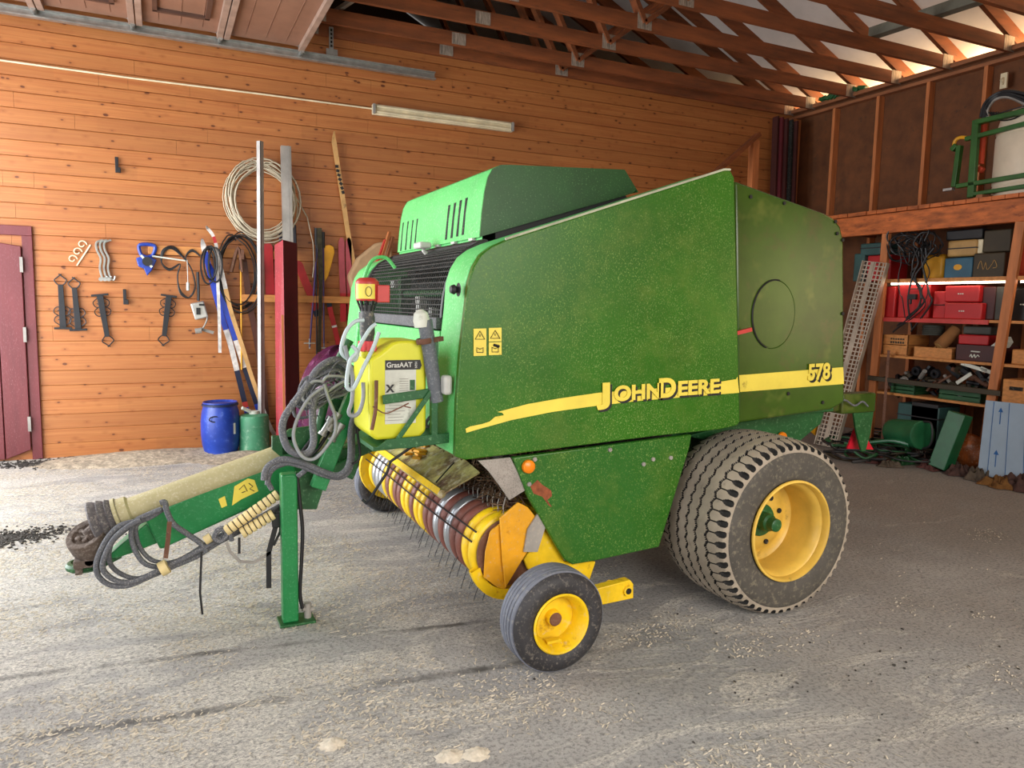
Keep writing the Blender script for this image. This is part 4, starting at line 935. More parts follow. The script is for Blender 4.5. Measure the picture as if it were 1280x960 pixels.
t = MB(); t.tube(spline([WP(256, 388, .07), WP(259, 398, .09), WP(253, 411, .09), WP(247, 414, .09)], 5), .008, 6); t.cyl(WP(244, 414, .09), WP(252, 413, .09), .028, n=12); t.bar(WP(250, 411, .06), WP(267, 416, .06), .02, .03); t.build('crank', M['zinc'], hw)
# wooden peg rail
rl = MB(); a, c = WP(300, 372), WP(470, 380); rl.box(a.x, c.x, 8.20, 8.29, a.z-.04, a.z+.035)
wl('peg_rail', rl, M['crate'], 'horizontal wooden rail holding the skis and poles', 'rail', bevel=.004)
a, c = WP(185, 310), WP(350, 310); rl = MB(); rl.box(a.x, c.x, 8.27, 8.29, a.z-.06, a.z+.03); wl('peg_rail', rl, M['crate'], 'upper wooden board behind the blue skis and hose coil', 'rail', bevel=.004)

def ski(px, wpx, segs, label, d=.04, curl=True, cat='ski', group=None, name='ski', thick=.014):
    """segs = [(material, fraction end)] from tip to tail"""
    pts = spline([WP(a, c, d) for a, c in px], 8)
    wd = wpx/925*7.0; n = len(pts); t = MB(); used = []; rows = []
    for i, p in enumerate(pts):
        q = i/(n-1); tg = (pts[min(i+1, n-1)]-pts[max(i-1, 0)]).normalized(); sd = tg.cross(V((0, 1, 0))).normalized()
        w_ = wd/2*(min(1, .25+q*10) if q < .075 else 1)
        off = V((0, -.09*max(0, 1-q/.09)**2 if curl else 0, 0))
        rows.append([p+sd*w_+off, p-sd*w_+off, p-sd*w_+off+V((0, thick, 0)), p+sd*w_+off+V((0, thick, 0))])
    mats_ = []
    for mm, _ in segs:
        if M[mm] not in mats_: mats_.append(M[mm])
    for i in range(n-1):
        q = i/(n-1); mm = next((m_ for m_, e in segs if q <= e), segs[-1][0]); t.mi = mats_.index(M[mm]); b0 = len(t.v)
        t.v += [tuple(p) for p in rows[i]+rows[i+1]]
        for j in range(4): t.face((b0+j, b0+(j+1) % 4, b0+4+(j+1) % 4, b0+4+j))
        if i == 0: t.face((b0, b0+1, b0+2, b0+3))
        if i == n-2: t.face((b0+7, b0+6, b0+5, b0+4))
    return wl(name, t, mats_, label, cat, group, smooth=25)
GS = 'cross country skis against the wall'
ski([(252,299),(258,322),(266,355),(277,395),(288,430),(299,475),(311,524)], 7, [('skiwhite',.12),('skiblue',.58),('skiwhite',.78),('skinavy',.9),('red',.93),('skiblue',1)], 'blue and white ski leftmost, tip beside the winch', group=GS)
ski([(262,330),(276,370),(288,405),(299,438),(311,475),(329,530)], 7, [('skiblue',.5),('skiwhite',.72),('skinavy',.88),('skiblue',1)], 'blue and white ski right of its twin, tail by green can', d=.07, group=GS)
ski([(272,318),(280,352),(289,390),(302,430),(316,475),(336,530),(350,552)], 5.5, [('skiwhite',.2),('skiwood',.75),('skiwhite',1)], 'slim white and pale wood ski leaning towards aluminium profile', d=.10, group=GS)
ski([(257,283),(266,294),(271,312),(272,345),(274,395),(275,441)], 4, [('skiwhite',.2),('skired',.3),('skiwhite',1)], 'short narrow white ski with red band, curled tip', d=.12)
ski([(304,318),(308,350),(313,385),(320,420),(328,470),(333,520)], 8, [('skibrown',1)], 'dull brown ski behind the aluminium profile', d=.03, group=GS)
ski([(416,166),(422,205),(429,250),(435,290),(442,330),(447,372)], 6.5, [('skiwood',.35),('skiwood',1)], 'tall worn pale wooden ski reaching highest on wall', d=.05)
t = MB()
for k in range(7): t.obox(WP(421+k*1.3, 208+k*5.4, .075), (.035, .004, .03), Matrix.Rotation(.2*k, 3, 'Y'))
wl('ski_lettering', t, M['black'], 'faded black lettering on the tall wooden ski', 'lettering')
ski([(427,297),(427,320),(428,345),(429,370),(429,402)], 8.5, [('pink',.7),('skired',1)], 'pink short ski of hanging pair, nearer yellow paddle', d=.05, curl=False)
ski([(436,297),(436,320),(437,345),(438,370),(439,402)], 8.5, [('pink',.7),('skired',1)], 'pink short ski of hanging pair, nearer the baler', d=.05, curl=False)
ski([(335,303),(336,330),(337,350),(338,372)], 12, [('skired',1)], 'red ski behind aluminium profile beside red trough', d=.03, curl=False)
ski([(372,326),(379,345),(386,362),(393,378),(398,395)], 11, [('skired',.85),('skinavy',1)], 'red striped ski slanting out behind the red trough', d=.05, curl=False)
t = MB(); t.prism([WP(a, c, .04) for a, c in ((348,285),(370,281),(371,316),(349,317))], (0, -.02, 0)); wl('snowboard_tip', t, M['skinavy'], 'navy blue board tip with white letters above red trough', 'board', bevel=.01)
ski([(410,372),(414,392),(419,412),(424,436)], 7, [('skinavy',.2),('skired',.55),('skiwhite',.62),('skired',1)], 'dark red ski with pale marks under pink pair', d=.06, curl=False)
# poles
def pole(a, c, m_, label, d=.08, bk=True):
    o = thing('ski_pole', label, 'pole', WP(*c, d), 'ski poles hanging on the rail')
    t = MB(); t.cyl(WP(*a, d), WP(*c, d), .009, n=8); t.build('shaft', M[m_], o)
    t = MB(); p = WP(*a, d); t.cyl(p, p.lerp(WP(*c, d), .13), .018, n=8); t.build('grip', M['black'], o)
    if bk:
        t = MB(); p = WP(c[0], c[1]-5, d); t.bar(p-V((.06, 0, 0)), p+V((.06, 0, 0)), .012, .012); t.bar(p-V((0, .05, 0)), p+V((0, .05, 0)), .012, .012); t.bar(p+V((0, 0, .05)), p-V((0, 0, .06)), .014, .014); t.build('basket', M['white'], o)
pole((398,292), (387,434), 'polepurple', 'purple ski pole with white basket, nearer red trough')
pole((404,290), (405,440), 'polepurple', 'blue purple ski pole with basket touching the purple bundle')
pole((395,285), (396,445), 'black', 'thin black pole without basket between purple poles', bk=False)
pole((301,318), (302,462), 'yellowp', 'thin mottled yellow pole hanging through the hose coil', bk=False)
t = MB(); t.bar(WP(399, 285, .1), WP(401, 350, .1), .05, .02, up=(0, 1, 0)); t.bar(WP(401, 350, .1), WP(399, 440, .1), .035, .02, up=(0, 1, 0)); wl('webbing_strap', t, M['camo'], 'camouflage webbing strap hanging among the ski poles', 'strap')
t = MB(); t.prism([WP(a, c, .06) for a, c in ((404,312),(406,307),(412,306),(417,309),(418,316),(410,345),(404,355),(405,335))], (0, -.02, 0)); wl('paddle', t, M['yellowp'], 'yellow plastic paddle hanging upside down by pink skis', 'paddle', bevel=.006)
# coils
def coil(c, rx, rz, n, r, m_, label, d=.06, jit=.012, name='hose_coil', tail=None, cat='coil'):
    pts = []; c = WP(*c, d); ph = 0
    for k in range(n*24+1):
        a = k*2*PI/24; j = random.gauss(0, jit*.12)
        if k % 24 == 0: jx_, jz_, jy_, ss = random.gauss(0, jit), random.gauss(0, jit), random.uniform(-.04, .02), random.uniform(.82, 1.05)
        pts.append(c+V((rx*ss*math.sin(a)+jx_, jy_, rz*ss*math.cos(a)+jz_)))
    if tail: pts += [WP(a, q, d) for a, q in tail]
    sm = [pts[0]]
    for i in range(1, len(pts)-1): sm.append((pts[i-1]+pts[i]*2+pts[i+1])/4)
    sm.append(pts[-1]); t = MB(); t.tube(sm, r, 6); return wl(name, t, M[m_], label, cat, smooth=60)
random.seed(11); M['sleeve2'] = mat('cream_conduit', '#b7ab94', .5)
coil((329,253), .34, .39, 20, .007, 'sleeve2', 'large coil of white plastic conduit hung high on the wall', jit=.03, name='cable_coil', tail=[(372,240),(385,270),(394,305),(393,335),(391,347)])
coil((300,340), .21, .40, 7, .007, 'black', 'black rubber hose coil hung on a wooden peg', jit=.02)
coil((261,330), .07, .19, 4, .009, 'black', 'small black strap coil hooked over the blue skis', d=.13, jit=.02)
t = MB(); t.tube(spline([WP(a, c, .09) for a, c in ((289,340),(298,310),(303,340))], 5), .02, 6); t.obox(WP(303, 318, .1), (.03, .03, .10)); wl('hanging_clamp', t, M['rust'], 'rusty forked clamp hanging in the middle of hose coil', 'clamp')
# aluminium profiles, red trough
t = MB(); p0, p1 = U(325.5, 176, 1, 7.95), U(327, 562, 1, 7.95); t.bar(V((p1.x, 7.95, 0)), V((p0.x, 7.98, p0.z)), .045, .05)
t.mi = 1; t.bar(V((p1.x, 7.924, 0.01)), V((p0.x, 7.954, p0.z)), .004, .008)
wl('aluminium_profile', t, [M['alu'], M['black']], 'tall pale aluminium profile leaning alone left of red trough', 'profile')
t = MB(); p0 = U(358, 182, 1, 8.1); t.bar(V((p0.x, 7.95, 0)), V((p0.x, 8.15, p0.z)), .10, .06); t.mi = 1; t.bar(V((p0.x+.02, 7.90, 0.01)), V((p0.x+.02, 8.098, p0.z)), .004, .012)
wl('aluminium_profile', t, [M['alu'], M['zinc']], 'ribbed aluminium profile rising out behind the red trough', 'profile')
rt = thing('wooden_trough', 'upright bright red painted wooden trough leaning on wall', 'trough', (1.12, 7.85, 0))
a = U(340, 318, 1, 7.95); c = U(353, 314, 1, 7.85); e = U(371, 316, 1, 7.95)
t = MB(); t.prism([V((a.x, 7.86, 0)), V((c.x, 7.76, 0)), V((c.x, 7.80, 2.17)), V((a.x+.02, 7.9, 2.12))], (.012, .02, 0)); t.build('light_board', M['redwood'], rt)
t = MB(); t.prism([V((c.x, 7.76, 0)), V((e.x, 7.86, 0)), V((e.x, 7.92, 2.15)), V((c.x, 7.80, 2.17))], (.0, .02, 0)); t.build('shaded_board', M['darkredwood'] if 'darkredwood' in M else M.setdefault('darkredwood', mat('maroon_and_shaded_red', '#54141b', .55)), rt)  # same red wood coloured darker to paint in its shaded face
t = MB(); t.bar(V((c.x-.02, 7.735, 0)), V((c.x-.02, 7.765, 1.42)), .02, .018); t.build('bare_edge', M['stud'], rt)
# barrels on the floor
def barrel():
    o = thing('barrel', 'blue plastic barrel standing on the sawdust by back wall', 'barrel', (.52, 7.98, 0))
    t = MB(); R_ = .185
    t.lathe([(0, .0), (.15, .0), (.165, .01), (.160, .03), (.178, .10), (.188, .20), (.188, .34), (.176, .44), (.160, .50), (.155, .515)], (.52, 7.98, 0), (0, 0, 1), 40); t.build('body', M['blue'], o)
    t = MB(); t.lathe([(.160, .495), (.176, .50), (.176, .515), (.162, .52)], (.52, 7.98, 0), (0, 0, 1), 40); t.build('clamp_ring', mat('dark_blue_ring', '#10234c', .5), o)
    t = MB(); t.lathe([(0, .515), (.14, .517), (.16, .535), (.165, .535), (.165, .52)], (.52, 7.98, 0), (0, 0, 1), 40); t.build('lid', M['blue'], o)
    t = MB(); t.tube(spline([(.455+.035*math.cos(q)*1.4, 7.808, .38+.028*math.sin(q)) for q in [2*PI*k/10 for k in range(10)]], 3, True), .006, 6, closed=True); t.build('grip', M['black'], o)
    t = MB(); t.prism([V((.60, 7.812, .22)), V((.65, 7.838, .22)), V((.65, 7.838, .33)), V((.60, 7.812, .33))], (0, .01, 0)); t.build('label', M['paper'], o)
barrel()
gc = thing('metal_can', 'pale green metal canister with white spout beside blue barrel', 'can', (.84, 7.95, 0))
t = MB(); t.lathe([(0, 0), (.15, 0), (.155, .01), (.150, .05), (.148, .36), (.14, .385), (.09, .40), (0, .40)], (.84, 7.95, 0), (0, 0, 1), 32); t.build('body', M['cangreen'], gc)
t = MB(); t.lathe([(.05, .39), (.05, .43), (0, .435)], (.84, 7.95, 0), (0, 0, 1), 20); t.tube([(.80, 7.92, .43), (.72, 7.88, .475)], .018, 8); t.build('spout', M['paper'], gc)
# purple wrapped bundle behind the hoses, sacks, tub
t = MB(); c_ = U(424, 490, 1, 6.9); c_.z = .55
rows = []
for i in range(25):
    th = PI*i/24; rows.append([c_+V((.38*math.sin(th)*math.cos(f)*(1+.04*math.sin(5*f)), .35*math.sin(th)*math.sin(f), .60*math.cos(th)*(1+.03*math.sin(7*f)))) for f in [2*PI*k/36 for k in range(36)]])
t.grid(rows, cv=True); wl('wrapped_bundle', t, M['purple'], 'glossy purple film wrapped bundle behind the baler hoses', 'bundle', smooth=60)
t = MB(); t.prism([WP(a, c, .15) for a, c in ((436,345),(448,322),(470,304),(490,300),(492,330),(470,370),(445,380))], (0, .13, 0)); wl('sack', t, M['beige'], 'beige folded sack leaning on the wall behind hood', 'sack', bevel=.03, seg=4)
for k, (a, c, e, f) in enumerate(((470,345,487,290),(477,345,491,296),(464,350,482,300))):
    t = MB(); t.bar(WP(a, c, .35), WP(e, f, .3), .03, .03); wl('stick', t, [M['stud'], M['plate'], M['red']][k], ['pale stick poking above the beige sack', 'grey brown stick tight against the hood corner', 'reddish stick leaning across beige sack'][k], 'stick')
t = MB(); p = U(455, 575, 2, 0); t.prism([V((p.x-.25, p.y, 0)), V((p.x+.25, p.y, 0)), V((p.x+.30, p.y, .34)), V((p.x-.30, p.y, .34))], (0, .35, 0)); wl('tub', t, mat('grey_blue_tub', '#7f93a4', .5), 'grey blue plastic tub on the floor behind pickup', 'tub', bevel=.02)
# timbers behind the baler and the corner boards
t = MB(); t.bar(U(880, 228, 1, 7.6), U(948, 168, 1, 7.6), .05, .09, up=(0, 1, 0)); wl('timber_brace', t, M['truss'], 'slanting timber leaning up to the post behind the baler', 'timber')
t = MB(); p = U(943, 176, 1, 7.65); t.bar(V((p.x, 7.6, 0)), V((p.x, 7.65, p.z)), .10, .09); wl('timber_post', t, M['stud'], 'pale upright timber rising behind the green rear gate', 'timber')
for k in range(5):
    x = 970+k*6; p = U(x, 146+k*1.5, 1, 8.12-.05*k); t = MB(); t.bar(V((p.x+.0, p.y-.12, 0)), V((p.x, p.y, p.z)), .03, .10); wl('board', t, [M['darkred'], M['darkredwood'], M['darkred'], M['dark'], M['darkred']][k], ['dark red board in the far corner, outermost towards the plank wall', 'maroon board in the corner, next to the outermost one', 'middle dark red board of five in the far corner', 'black board among the red ones in the corner', 'dark red board in the far corner, nearest the chipboard wall'][k], 'board')
t = MB()
for k in range(14): p = V((XR-.08, 7.7-k*.05, 4.42)); t.obox(p+V((random.uniform(-.03, .03), 0, .02)), (.07, .10, .05), Matrix.Rotation(random.uniform(-1, 1), 3, 'X'))
wl('tool_bag', t, M['dgreen'], 'dark green tool bag lying on the corner top plate', 'bag', bevel=.01)
M['sawdust'] = mat('grey_beige_sawdust', '#a99c88', .95, var=.28, vscale=18, dust=.5, dcol='#7d766a', dscale=45, bump=1.)
# sawdust banked along the wall and scraps
random.seed(5)
def heap(name, label, cat, c, rx, ry, h, m_, kind=None, seed=0, n=28, rough=.25):
    random.seed(seed); t = MB(); rows = []
    bumps = [(random.uniform(-1, 1), random.uniform(-1, 1), random.uniform(.15, .45), random.uniform(-.5, 1)) for _ in range(26)]
    for i in range(n+1):
        r_ = []
        for j in range(n+1):
            u, v = -1+2*i/n, -1+2*j/n; rr = math.sqrt(u*u+v*v); f = max(0, 1-rr)**.8
            for bu, bv, bs, bh in bumps: f += rough*bh*math.exp(-((u-bu)**2+(v-bv)**2)/bs**2)*max(0, 1-rr)
            r_.append(V((c[0]+u*rx, c[1]+v*ry, max(-.004, h*f-.004 + random.gauss(0, .002)))))
        rows.append(r_)
    t.grid(rows); o = wl(name, t, M[m_] if isinstance(m_, str) else m_, label, cat, smooth=60)
    if kind: o['kind'] = kind
    return o
heap('sawdust_heap', 'pale sawdust banked low against wall left of barrel', 'sawdust', (-.15, 8.0), 1.0, .42, .075, 'sawdust', 'stuff', 1)
heap('sawdust_heap', 'pale sawdust bank around the foot of blue barrel', 'sawdust', (.75, 7.75), .6, .4, .045, 'sawdust', 'stuff', 2)
def crumbs(label, cx, cy_, rx, ry, n, seed, size=1.):
    random.seed(seed); t = MB()
    for k in range(n):
        a = random.uniform(0, 2*PI); r = abs(random.gauss(0, .5)); p = V((cx+rx*r*math.cos(a), min(YB-.04, cy_+ry*r*math.sin(a)), .004)); s_ = random.uniform(.004, .016)*size
        t.obox(p, (s_*random.uniform(.6, 1.8), s_, s_*.7), Matrix.Rotation(random.uniform(0, 3), 3, 'Z') @ Matrix.Rotation(random.uniform(-.6, .6), 3, 'X'))
    o = wl('dirt_crumbs', t, M['crumb'], label, 'dirt', smooth=0); o['kind'] = 'stuff'
M['crumb'] = mat('black_dirt', '#3a3632', .95, var=.3, vscale=20)
crumbs('dark dirt crumbs along the sill of the maroon door', -.8, 8.05, .95, .22, 2200, 3)
crumbs('small dark debris specks on the bare floor before rear wheel', 2.8, 2.1, 2.0, 1.0, 90, 6, .5)
crumbs('black dirt crumbs on the floor between door and hitch', -1.05, 5.6, .6, .22, 1900, 4)
for k, (x, y) in enumerate(((.95, 2.45), (1.25, 2.08), (1.22, 1.98))):
    p = U(*((415, 930), (562, 945), (595, 943))[k], 2, 0); heap('sawdust_heap', ['small sawdust crumble at the bottom centre of floor', 'tiny sawdust lump on bare concrete, first of two', 'tiny sawdust lump on bare concrete, nearer the tyre'][k], 'sawdust', (p.x, p.y), .06, .05, .018, 'chip', 'stuff', 10+k, n=14)
from mathutils import noise as mnoise
random.seed(9); t = MB()
for k in range(42000):
    while True:
        x = random.uniform(-1.6, 5.5); y = random.uniform(.9, 8.1)
        nz = mnoise.fractal(V((x*.9, y*1.7, 3.1)), 1.0, 2.0, 5)
        dens = max(.015, min(1, (nz + .22 - .16*max(0, x-.8))*2.6))
        if random.random() < dens: break
    a = random.uniform(0, PI); l = random.uniform(.004, .014); w_ = random.uniform(.0012, .0034); z = random.uniform(.0008, .004)
    d = V((math.cos(a), math.sin(a), 0)); s_ = V((-d.y, d.x, 0)); p = V((x, y, z)); b0 = len(t.v)
    t.v += [tuple(p-d*l-s_*w_), tuple(p+d*l-s_*w_), tuple(p+d*l+s_*w_+V((0, 0, .002))), tuple(p-d*l+s_*w_+V((0, 0, .001)))]; t.face((b0, b0+1, b0+2, b0+3))
o = wl('straw_litter', t, M['chip'], 'loose pale straw and wood chips scattered over the floor', 'litter', smooth=0, origin=(2, 4, 0)); o['kind'] = 'stuff'

# ------------------------------------------------------------------ storage corner on the right
XS = 7.42
lo = thing('storage_loft', 'timber storage loft with thick orange stained front beam along right wall', 'loft', (7.9, 5.4, 2.4))
t = MB(); t.box(7.36, 7.46, 2.6, 8.28, 2.44, 2.66); t.build('front_beam', M['beam'], lo, bevel=.006)
t = MB()
for k in range(44):
    y = 2.6+k*.129; t.box(7.34+random.uniform(-.012, .006), 8.25, y, y+.122, 2.665, 2.705)
t.build('deck_boards', M['beam'], lo)
t = MB()
for k in range(9): t = MB(); t.box(7.46, 8.25, 2.7+k*.66, 2.75+k*.66, 2.50, 2.66); t.build('joist', M['truss'], lo)
rk = thing('storage_rack', 'open timber shelving rack filled with cases and scrap below loft', 'rack', (7.8, 4.9, 0))
for i, z in enumerate((1.92, 1.505, 1.085, .665)):
    t = MB(); t.box(7.40, 8.2, 3.0, 5.93, z-.028, z); t.build('shelf', M['crate'], rk, bevel=.003)
for (a, c) in (((7.395, 5.885, 0), (7.395, 5.84, 2.44)), ((7.38, 4.565, 0), (7.38, 4.385, 2.44))):
    t = MB(); t.bar(a, c, .09, .045, up=(1, 0, 0)); t.build('post', M['stud'], rk, bevel=.003)
for y in (5.2, 3.6):
    t = MB(); t.box(8.1, 8.15, y-.03, y+.03, 0, 2.44); t.build('post', M['plate'], rk)
t = MB(); t.box(7.385, 7.40, 4.62, 5.80, 1.46, 1.505); t.build('shelf_lip', M['red'], rk)  # red colour stands in for red light reflected on this shelf edge
t = MB(); t.box(7.385, 7.40, 3.2, 5.82, 1.895, 1.93); t.build('shelf_lip', M['crate'], rk)
sl = thing('shelf_sun_strip', 'thin glowing strip standing in for sunlight under the top shelf', 'lamp', (7.43, 4.9, 1.87))  # added glowing strip, stands for sun catching the shelf edge
for (ya, yb) in ((4.47, 5.75), (3.2, 4.36)):
    t = MB(); t.cyl((7.415, ya, 1.878), (7.415, yb, 1.878), .010, n=10); t.build('tube', M['glow'], sl)

random.seed(21)
def sbox(name, label, cat, px, X, dep, m_, zb=None, lid=None, handle=None, bevel=.012, group=None, text=None):
    x0, y0, x1, y1 = px
    ya, yb = U(x0, y1, 0, X).y, U(x1, y1, 0, X).y; xm = (x0+x1)/2
    z1 = U(xm, y0, 0, X).z; z0 = U(xm, y1, 0, X).z
    if zb is not None: z0 = zb
    o = thing(name, label, cat, (X+dep/2, (ya+yb)/2, z0), group)
    t = MB(); t.box(X, X+dep, yb, ya, z0, z1); t.build('body', M[m_], o, bevel=bevel)
    if lid is not None:
        zl = z0+(z1-z0)*lid; t = MB(); t.box(X-.006, X+dep+.004, yb-.004, ya+.004, zl-.006, zl+.006); t.build('lid_seam', M['black'], o)
    if handle:
        t = MB(); ym = (ya+yb)/2; zm = z0+(z1-z0)*handle; t.tube([(X, ym-.06, zm), (X-.02, ym-.05, zm), (X-.02, ym+.05, zm), (X, ym+.06, zm)], .006, 6); t.build('handle', M['black'], o)
    if text:
        t = MB(); ym = (ya+yb)/2
        for k in range(text): t.box(X-.002, X, ym-.02+k*.022, ym-.006+k*.022, (z0+z1)/2-.006, (z0+z1)/2+.006)
        t.build('small_print', M['paper'], o)
    return o
T1, T2, T3, T4 = 1.92, 1.505, 1.085, .665
sbox('case', 'teal case on top shelf at rack end, above red case', 'case', (1075,304,1100,319), 7.50, .3, 'box_teal', lid=.6)
sbox('case', 'narrow teal box standing at the gate end of top shelf', 'box', (1066,317,1079,346), 7.5, .3, 'box_teal', T1)
sbox('case', 'red case on top shelf just behind the perforated ramp', 'case', (1079,319,1112,347), 7.56, .3, 'box_red', T1, handle=.7)
sbox('bag', 'yellow bag on top shelf half hidden behind black wires', 'bag', (1152,318,1178,347), 7.55, .25, 'yellowp', T1, bevel=.03)
sbox('case', 'cream hard case on top of the blue case', 'case', (1183,300,1219,320.5), 7.47, .35, 'box_cream', lid=.5, bevel=.02)
sbox('box', 'small cream carton squeezed between cream case and dark box', 'box', (1219.5,299,1227,317), 7.5, .2, 'cream')
sbox('case', 'blue case with faded yellow mark under the cream case', 'case', (1179,322,1214,347), 7.45, .35, 'box_blue', T1, bevel=.015)
t = MB(); p = U(1197, 334, 0, 7.445); t.prism([p+V((0, .045*math.cos(q), .03*math.sin(q))) for q in [2*PI*k/14 for k in range(14)]], (.002, 0, 0)); o = wl('round_sticker', t, M['yellowp'], 'faded yellow round sticker on blue case front', 'sticker')
sbox('box', 'olive brown box with scribble on top shelf', 'box', (1214.5,316,1254,347), 7.44, .4, 'box_olive', T1)
t = MB(); t.tube(spline([U(a, c, 0, 7.435) for a, c in ((1222,336),(1226,326),(1229,337),(1232,328),(1234,337),(1240,330),(1243,325),(1246,333),(1241,335))], 4), .003, 4); wl('scribble', t, M['box_cream'], 'pale scribbled mark on olive brown box', 'marking')
sbox('box', 'dark brown box stacked above the olive box', 'box', (1228,287,1262,315), 7.5, .4, 'box_olive')
sbox('case', 'long black case lying above the cream case', 'case', (1182,287,1227,299.5), 7.5, .3, 'black')
o = sbox('case', 'rounded orange red case on top shelf behind leaning post', 'case', (1261,290,1290,342), 7.5, .2, 'orangecase', T1, bevel=.05)
sbox('case', 'narrow red case at the ramp end of second shelf', 'case', (1103,358,1117,396), 7.45, .4, 'box_red', T2)
sbox('case', 'red ribbed case behind the hanging black wires', 'case', (1121,352,1160,396.5), 7.47, .4, 'box_red', T2, handle=.8)
sbox('case', 'narrow red case with black latch mid second shelf', 'case', (1165,364,1181,397), 7.45, .35, 'box_red', T2, handle=.5)
sbox('case', 'red case with white print, upper of the stacked pair', 'case', (1180,357,1223,377.5), 7.44, .4, 'box_red', text=3)
sbox('case', 'red case with white print, lower of the stacked pair', 'case', (1179,378.5,1226,399), 7.43, .4, 'box_red', T2, text=3)
sbox('case', 'dark red case standing right behind the stacked pair', 'case', (1225,358,1242,398), 7.5, .4, 'box_dred', T2)
sbox('case', 'dark grey case at the post end of second shelf', 'case', (1242,358,1257,398), 7.5, .4, 'box_grey', T2)
sbox('case', 'black case with pale catches past the leaning post', 'case', (1261,360,1290,402), 7.5, .3, 'black', T2, text=2)
def crate(name, label, px, X, dep, m_, zb, slats=2):
    x0, y0, x1, y1 = px; ya, yb = U(x0, y1, 0, X).y, U(x1, y1, 0, X).y; z1 = U((x0+x1)/2, y0, 0, X).z; z0 = zb
    o = thing(name, label, 'crate', (X+dep/2, (ya+yb)/2, z0)); h = (z1-z0)/slats
    for k in range(slats):
        t = MB(); t.box(X, X+.012, yb, ya, z0+k*h+.004, z0+(k+1)*h-.004); t.box(X+dep-.012, X+dep, yb, ya, z0+k*h+.004, z0+(k+1)*h-.004)
        t.box(X, X+dep, yb, yb+.012, z0+k*h+.004, z0+(k+1)*h-.004); t.box(X, X+dep, ya-.012, ya, z0+k*h+.004, z0+(k+1)*h-.004); t.build('slat', M[m_], o, bevel=.002)
    t = MB(); t.box(X, X+dep, yb, ya, z0, z0+.01)
    for y in (yb+.012, ya-.03):
        for x in (X+.012, X+dep-.03): t.box(x, x+.018, y, y+.018, z0, z1-.004)
    t.build('base', M[m_], o); return o, (ya, yb, z0, z1)
o, e = crate('pine_crate', 'pine crate with faded print next to the rack post', (1102,418,1134,445), 7.46, .35, 'crate', T3, 2)
t = MB()
for k in range(6): t.box(7.456, 7.46, e[1]+.05+k*.03, e[1]+.07+k*.03, e[3]-.10, e[3]-.075); t.box(7.456, 7.46, e[1]+.05+k*.03, e[1]+.07+k*.03, e[3]-.06, e[3]-.04)
t.build('faded_print', M['box_olive'], o)
o, e = crate('pine_crate', 'low pine box full of metal parts on third shelf', (1141,434,1189,452), 7.44, .35, 'crate', T3, 1)
o, e = crate('dark_red_crate', 'dark red bottle crate with white script on third shelf', (1193,431,1246,455), 7.43, .35, 'box_dred', T3, 1)
t = MB(); t.tube(spline([U(a, c, 0, 7.425) for a, c in ((1212,446),(1214,443),(1215,447),(1218,443),(1219,447),(1222,444),(1224,446))], 4), .005, 4); t.tube([U(1214, 439, 0, 7.425), U(1225, 440, 0, 7.425)], .008, 4); t.build('script', M['paper'], o)
sbox('case', 'flat grey case lying on the small red case', 'case', (1203,408,1238,418), 7.5, .3, 'box_grey')
sbox('case', 'small red case on top of the dark red crate', 'case', (1197,418.5,1235,431), 7.48, .3, 'box_red')
p = U(1167, 412, 0, 7.6); t = MB()
for k in range(5): t.tube([p+V((0, .10*math.cos(q), .0+.0*k))+V((.10*math.sin(q), 0, -.05+k*.022)) for q in [2*PI*i/20 for i in range(20)]], .012, 6, closed=True)
wl('wire_spool', t, M['box_grey'], 'grey coiled wire on top of metal parts box', 'coil')
p0, p1 = U(1174, 433, 0, 7.45), U(1196, 412, 0, 7.6); t = MB(); t.cyl(p0, p1, .065, n=20); t.mi = 1; t.cyl(p0-(p1-p0)*.02, p0+(p1-p0)*.01, .05, n=20); wl('cardboard_tube', t, [M['cardboard'], M['box_cream']], 'brown paper roll leaning on metal parts box', 'roll')
sbox('wood_box', 'pine box on third shelf past the leaning post', 'box', (1263,437,1290,459), 7.45, .3, 'crate', T3)
sbox('wood_box', 'pine drawer box with dark slot above blue foam panel', 'box', (1251,475,1290,508), 7.30, .3, 'crate', .60, bevel=.006)
t = MB(); p = U(1270, 486, 0, 7.295); t.obox(p, (.006, .12, .035)); wl('handle_slot', t, M['dark'], 'dark hand slot cut in the pine drawer box', 'slot')
t = MB(); t.prism([U(a, c, 0, 7.45) for a, c in ((1238,433),(1252,421),(1255,428),(1250,435))], (.15, 0, 0)); wl('paper_bundle', t, M['paper'], 'white crumpled paper beside the dark red crate', 'paper')
# cable tangle over the top shelf
random.seed(31)
for i, nm in enumerate(('loose black wires draped across the top shelf front', 'black wires trailing down to the third shelf crate')):
    t = MB()
    for k in range(16 if i == 0 else 8):
        if i == 0:
            c = (random.uniform(1122, 1172), random.uniform(300, 318)); pts = [U(c[0]+random.uniform(8, 26)*math.cos(q)*(1 if c[0] < 1160 else .5), c[1]+random.uniform(6, 20)*math.sin(q), 0, 7.38+random.uniform(-.03, .08)) for q in [2*PI*j/7 for j in range(8)]]
        else:
            x = random.uniform(1122, 1162); pts = [U(x+random.uniform(-8, 8), 310+j*random.uniform(15, 20), 0, 7.37+random.uniform(-.03, .01)) for j in range(5)]+[U(random.uniform(1115, 1145), random.uniform(400, 416), 0, 7.42)]
        t.tube(spline(pts, 5), random.choice((.006, .008, .010)), 5)
    wl('cable_tangle', t, M['black'], nm, 'cable', smooth=60)
p = U(1141, 371, 0, 7.36); t = MB(); t.obox(p, (.04, .09, .06)); t.obox(p+V((0, .02, -.05)), (.02, .02, .06)); wl('socket_block', t, M['black'], 'black socket block hanging in the wires before red case', 'socket', bevel=.005)
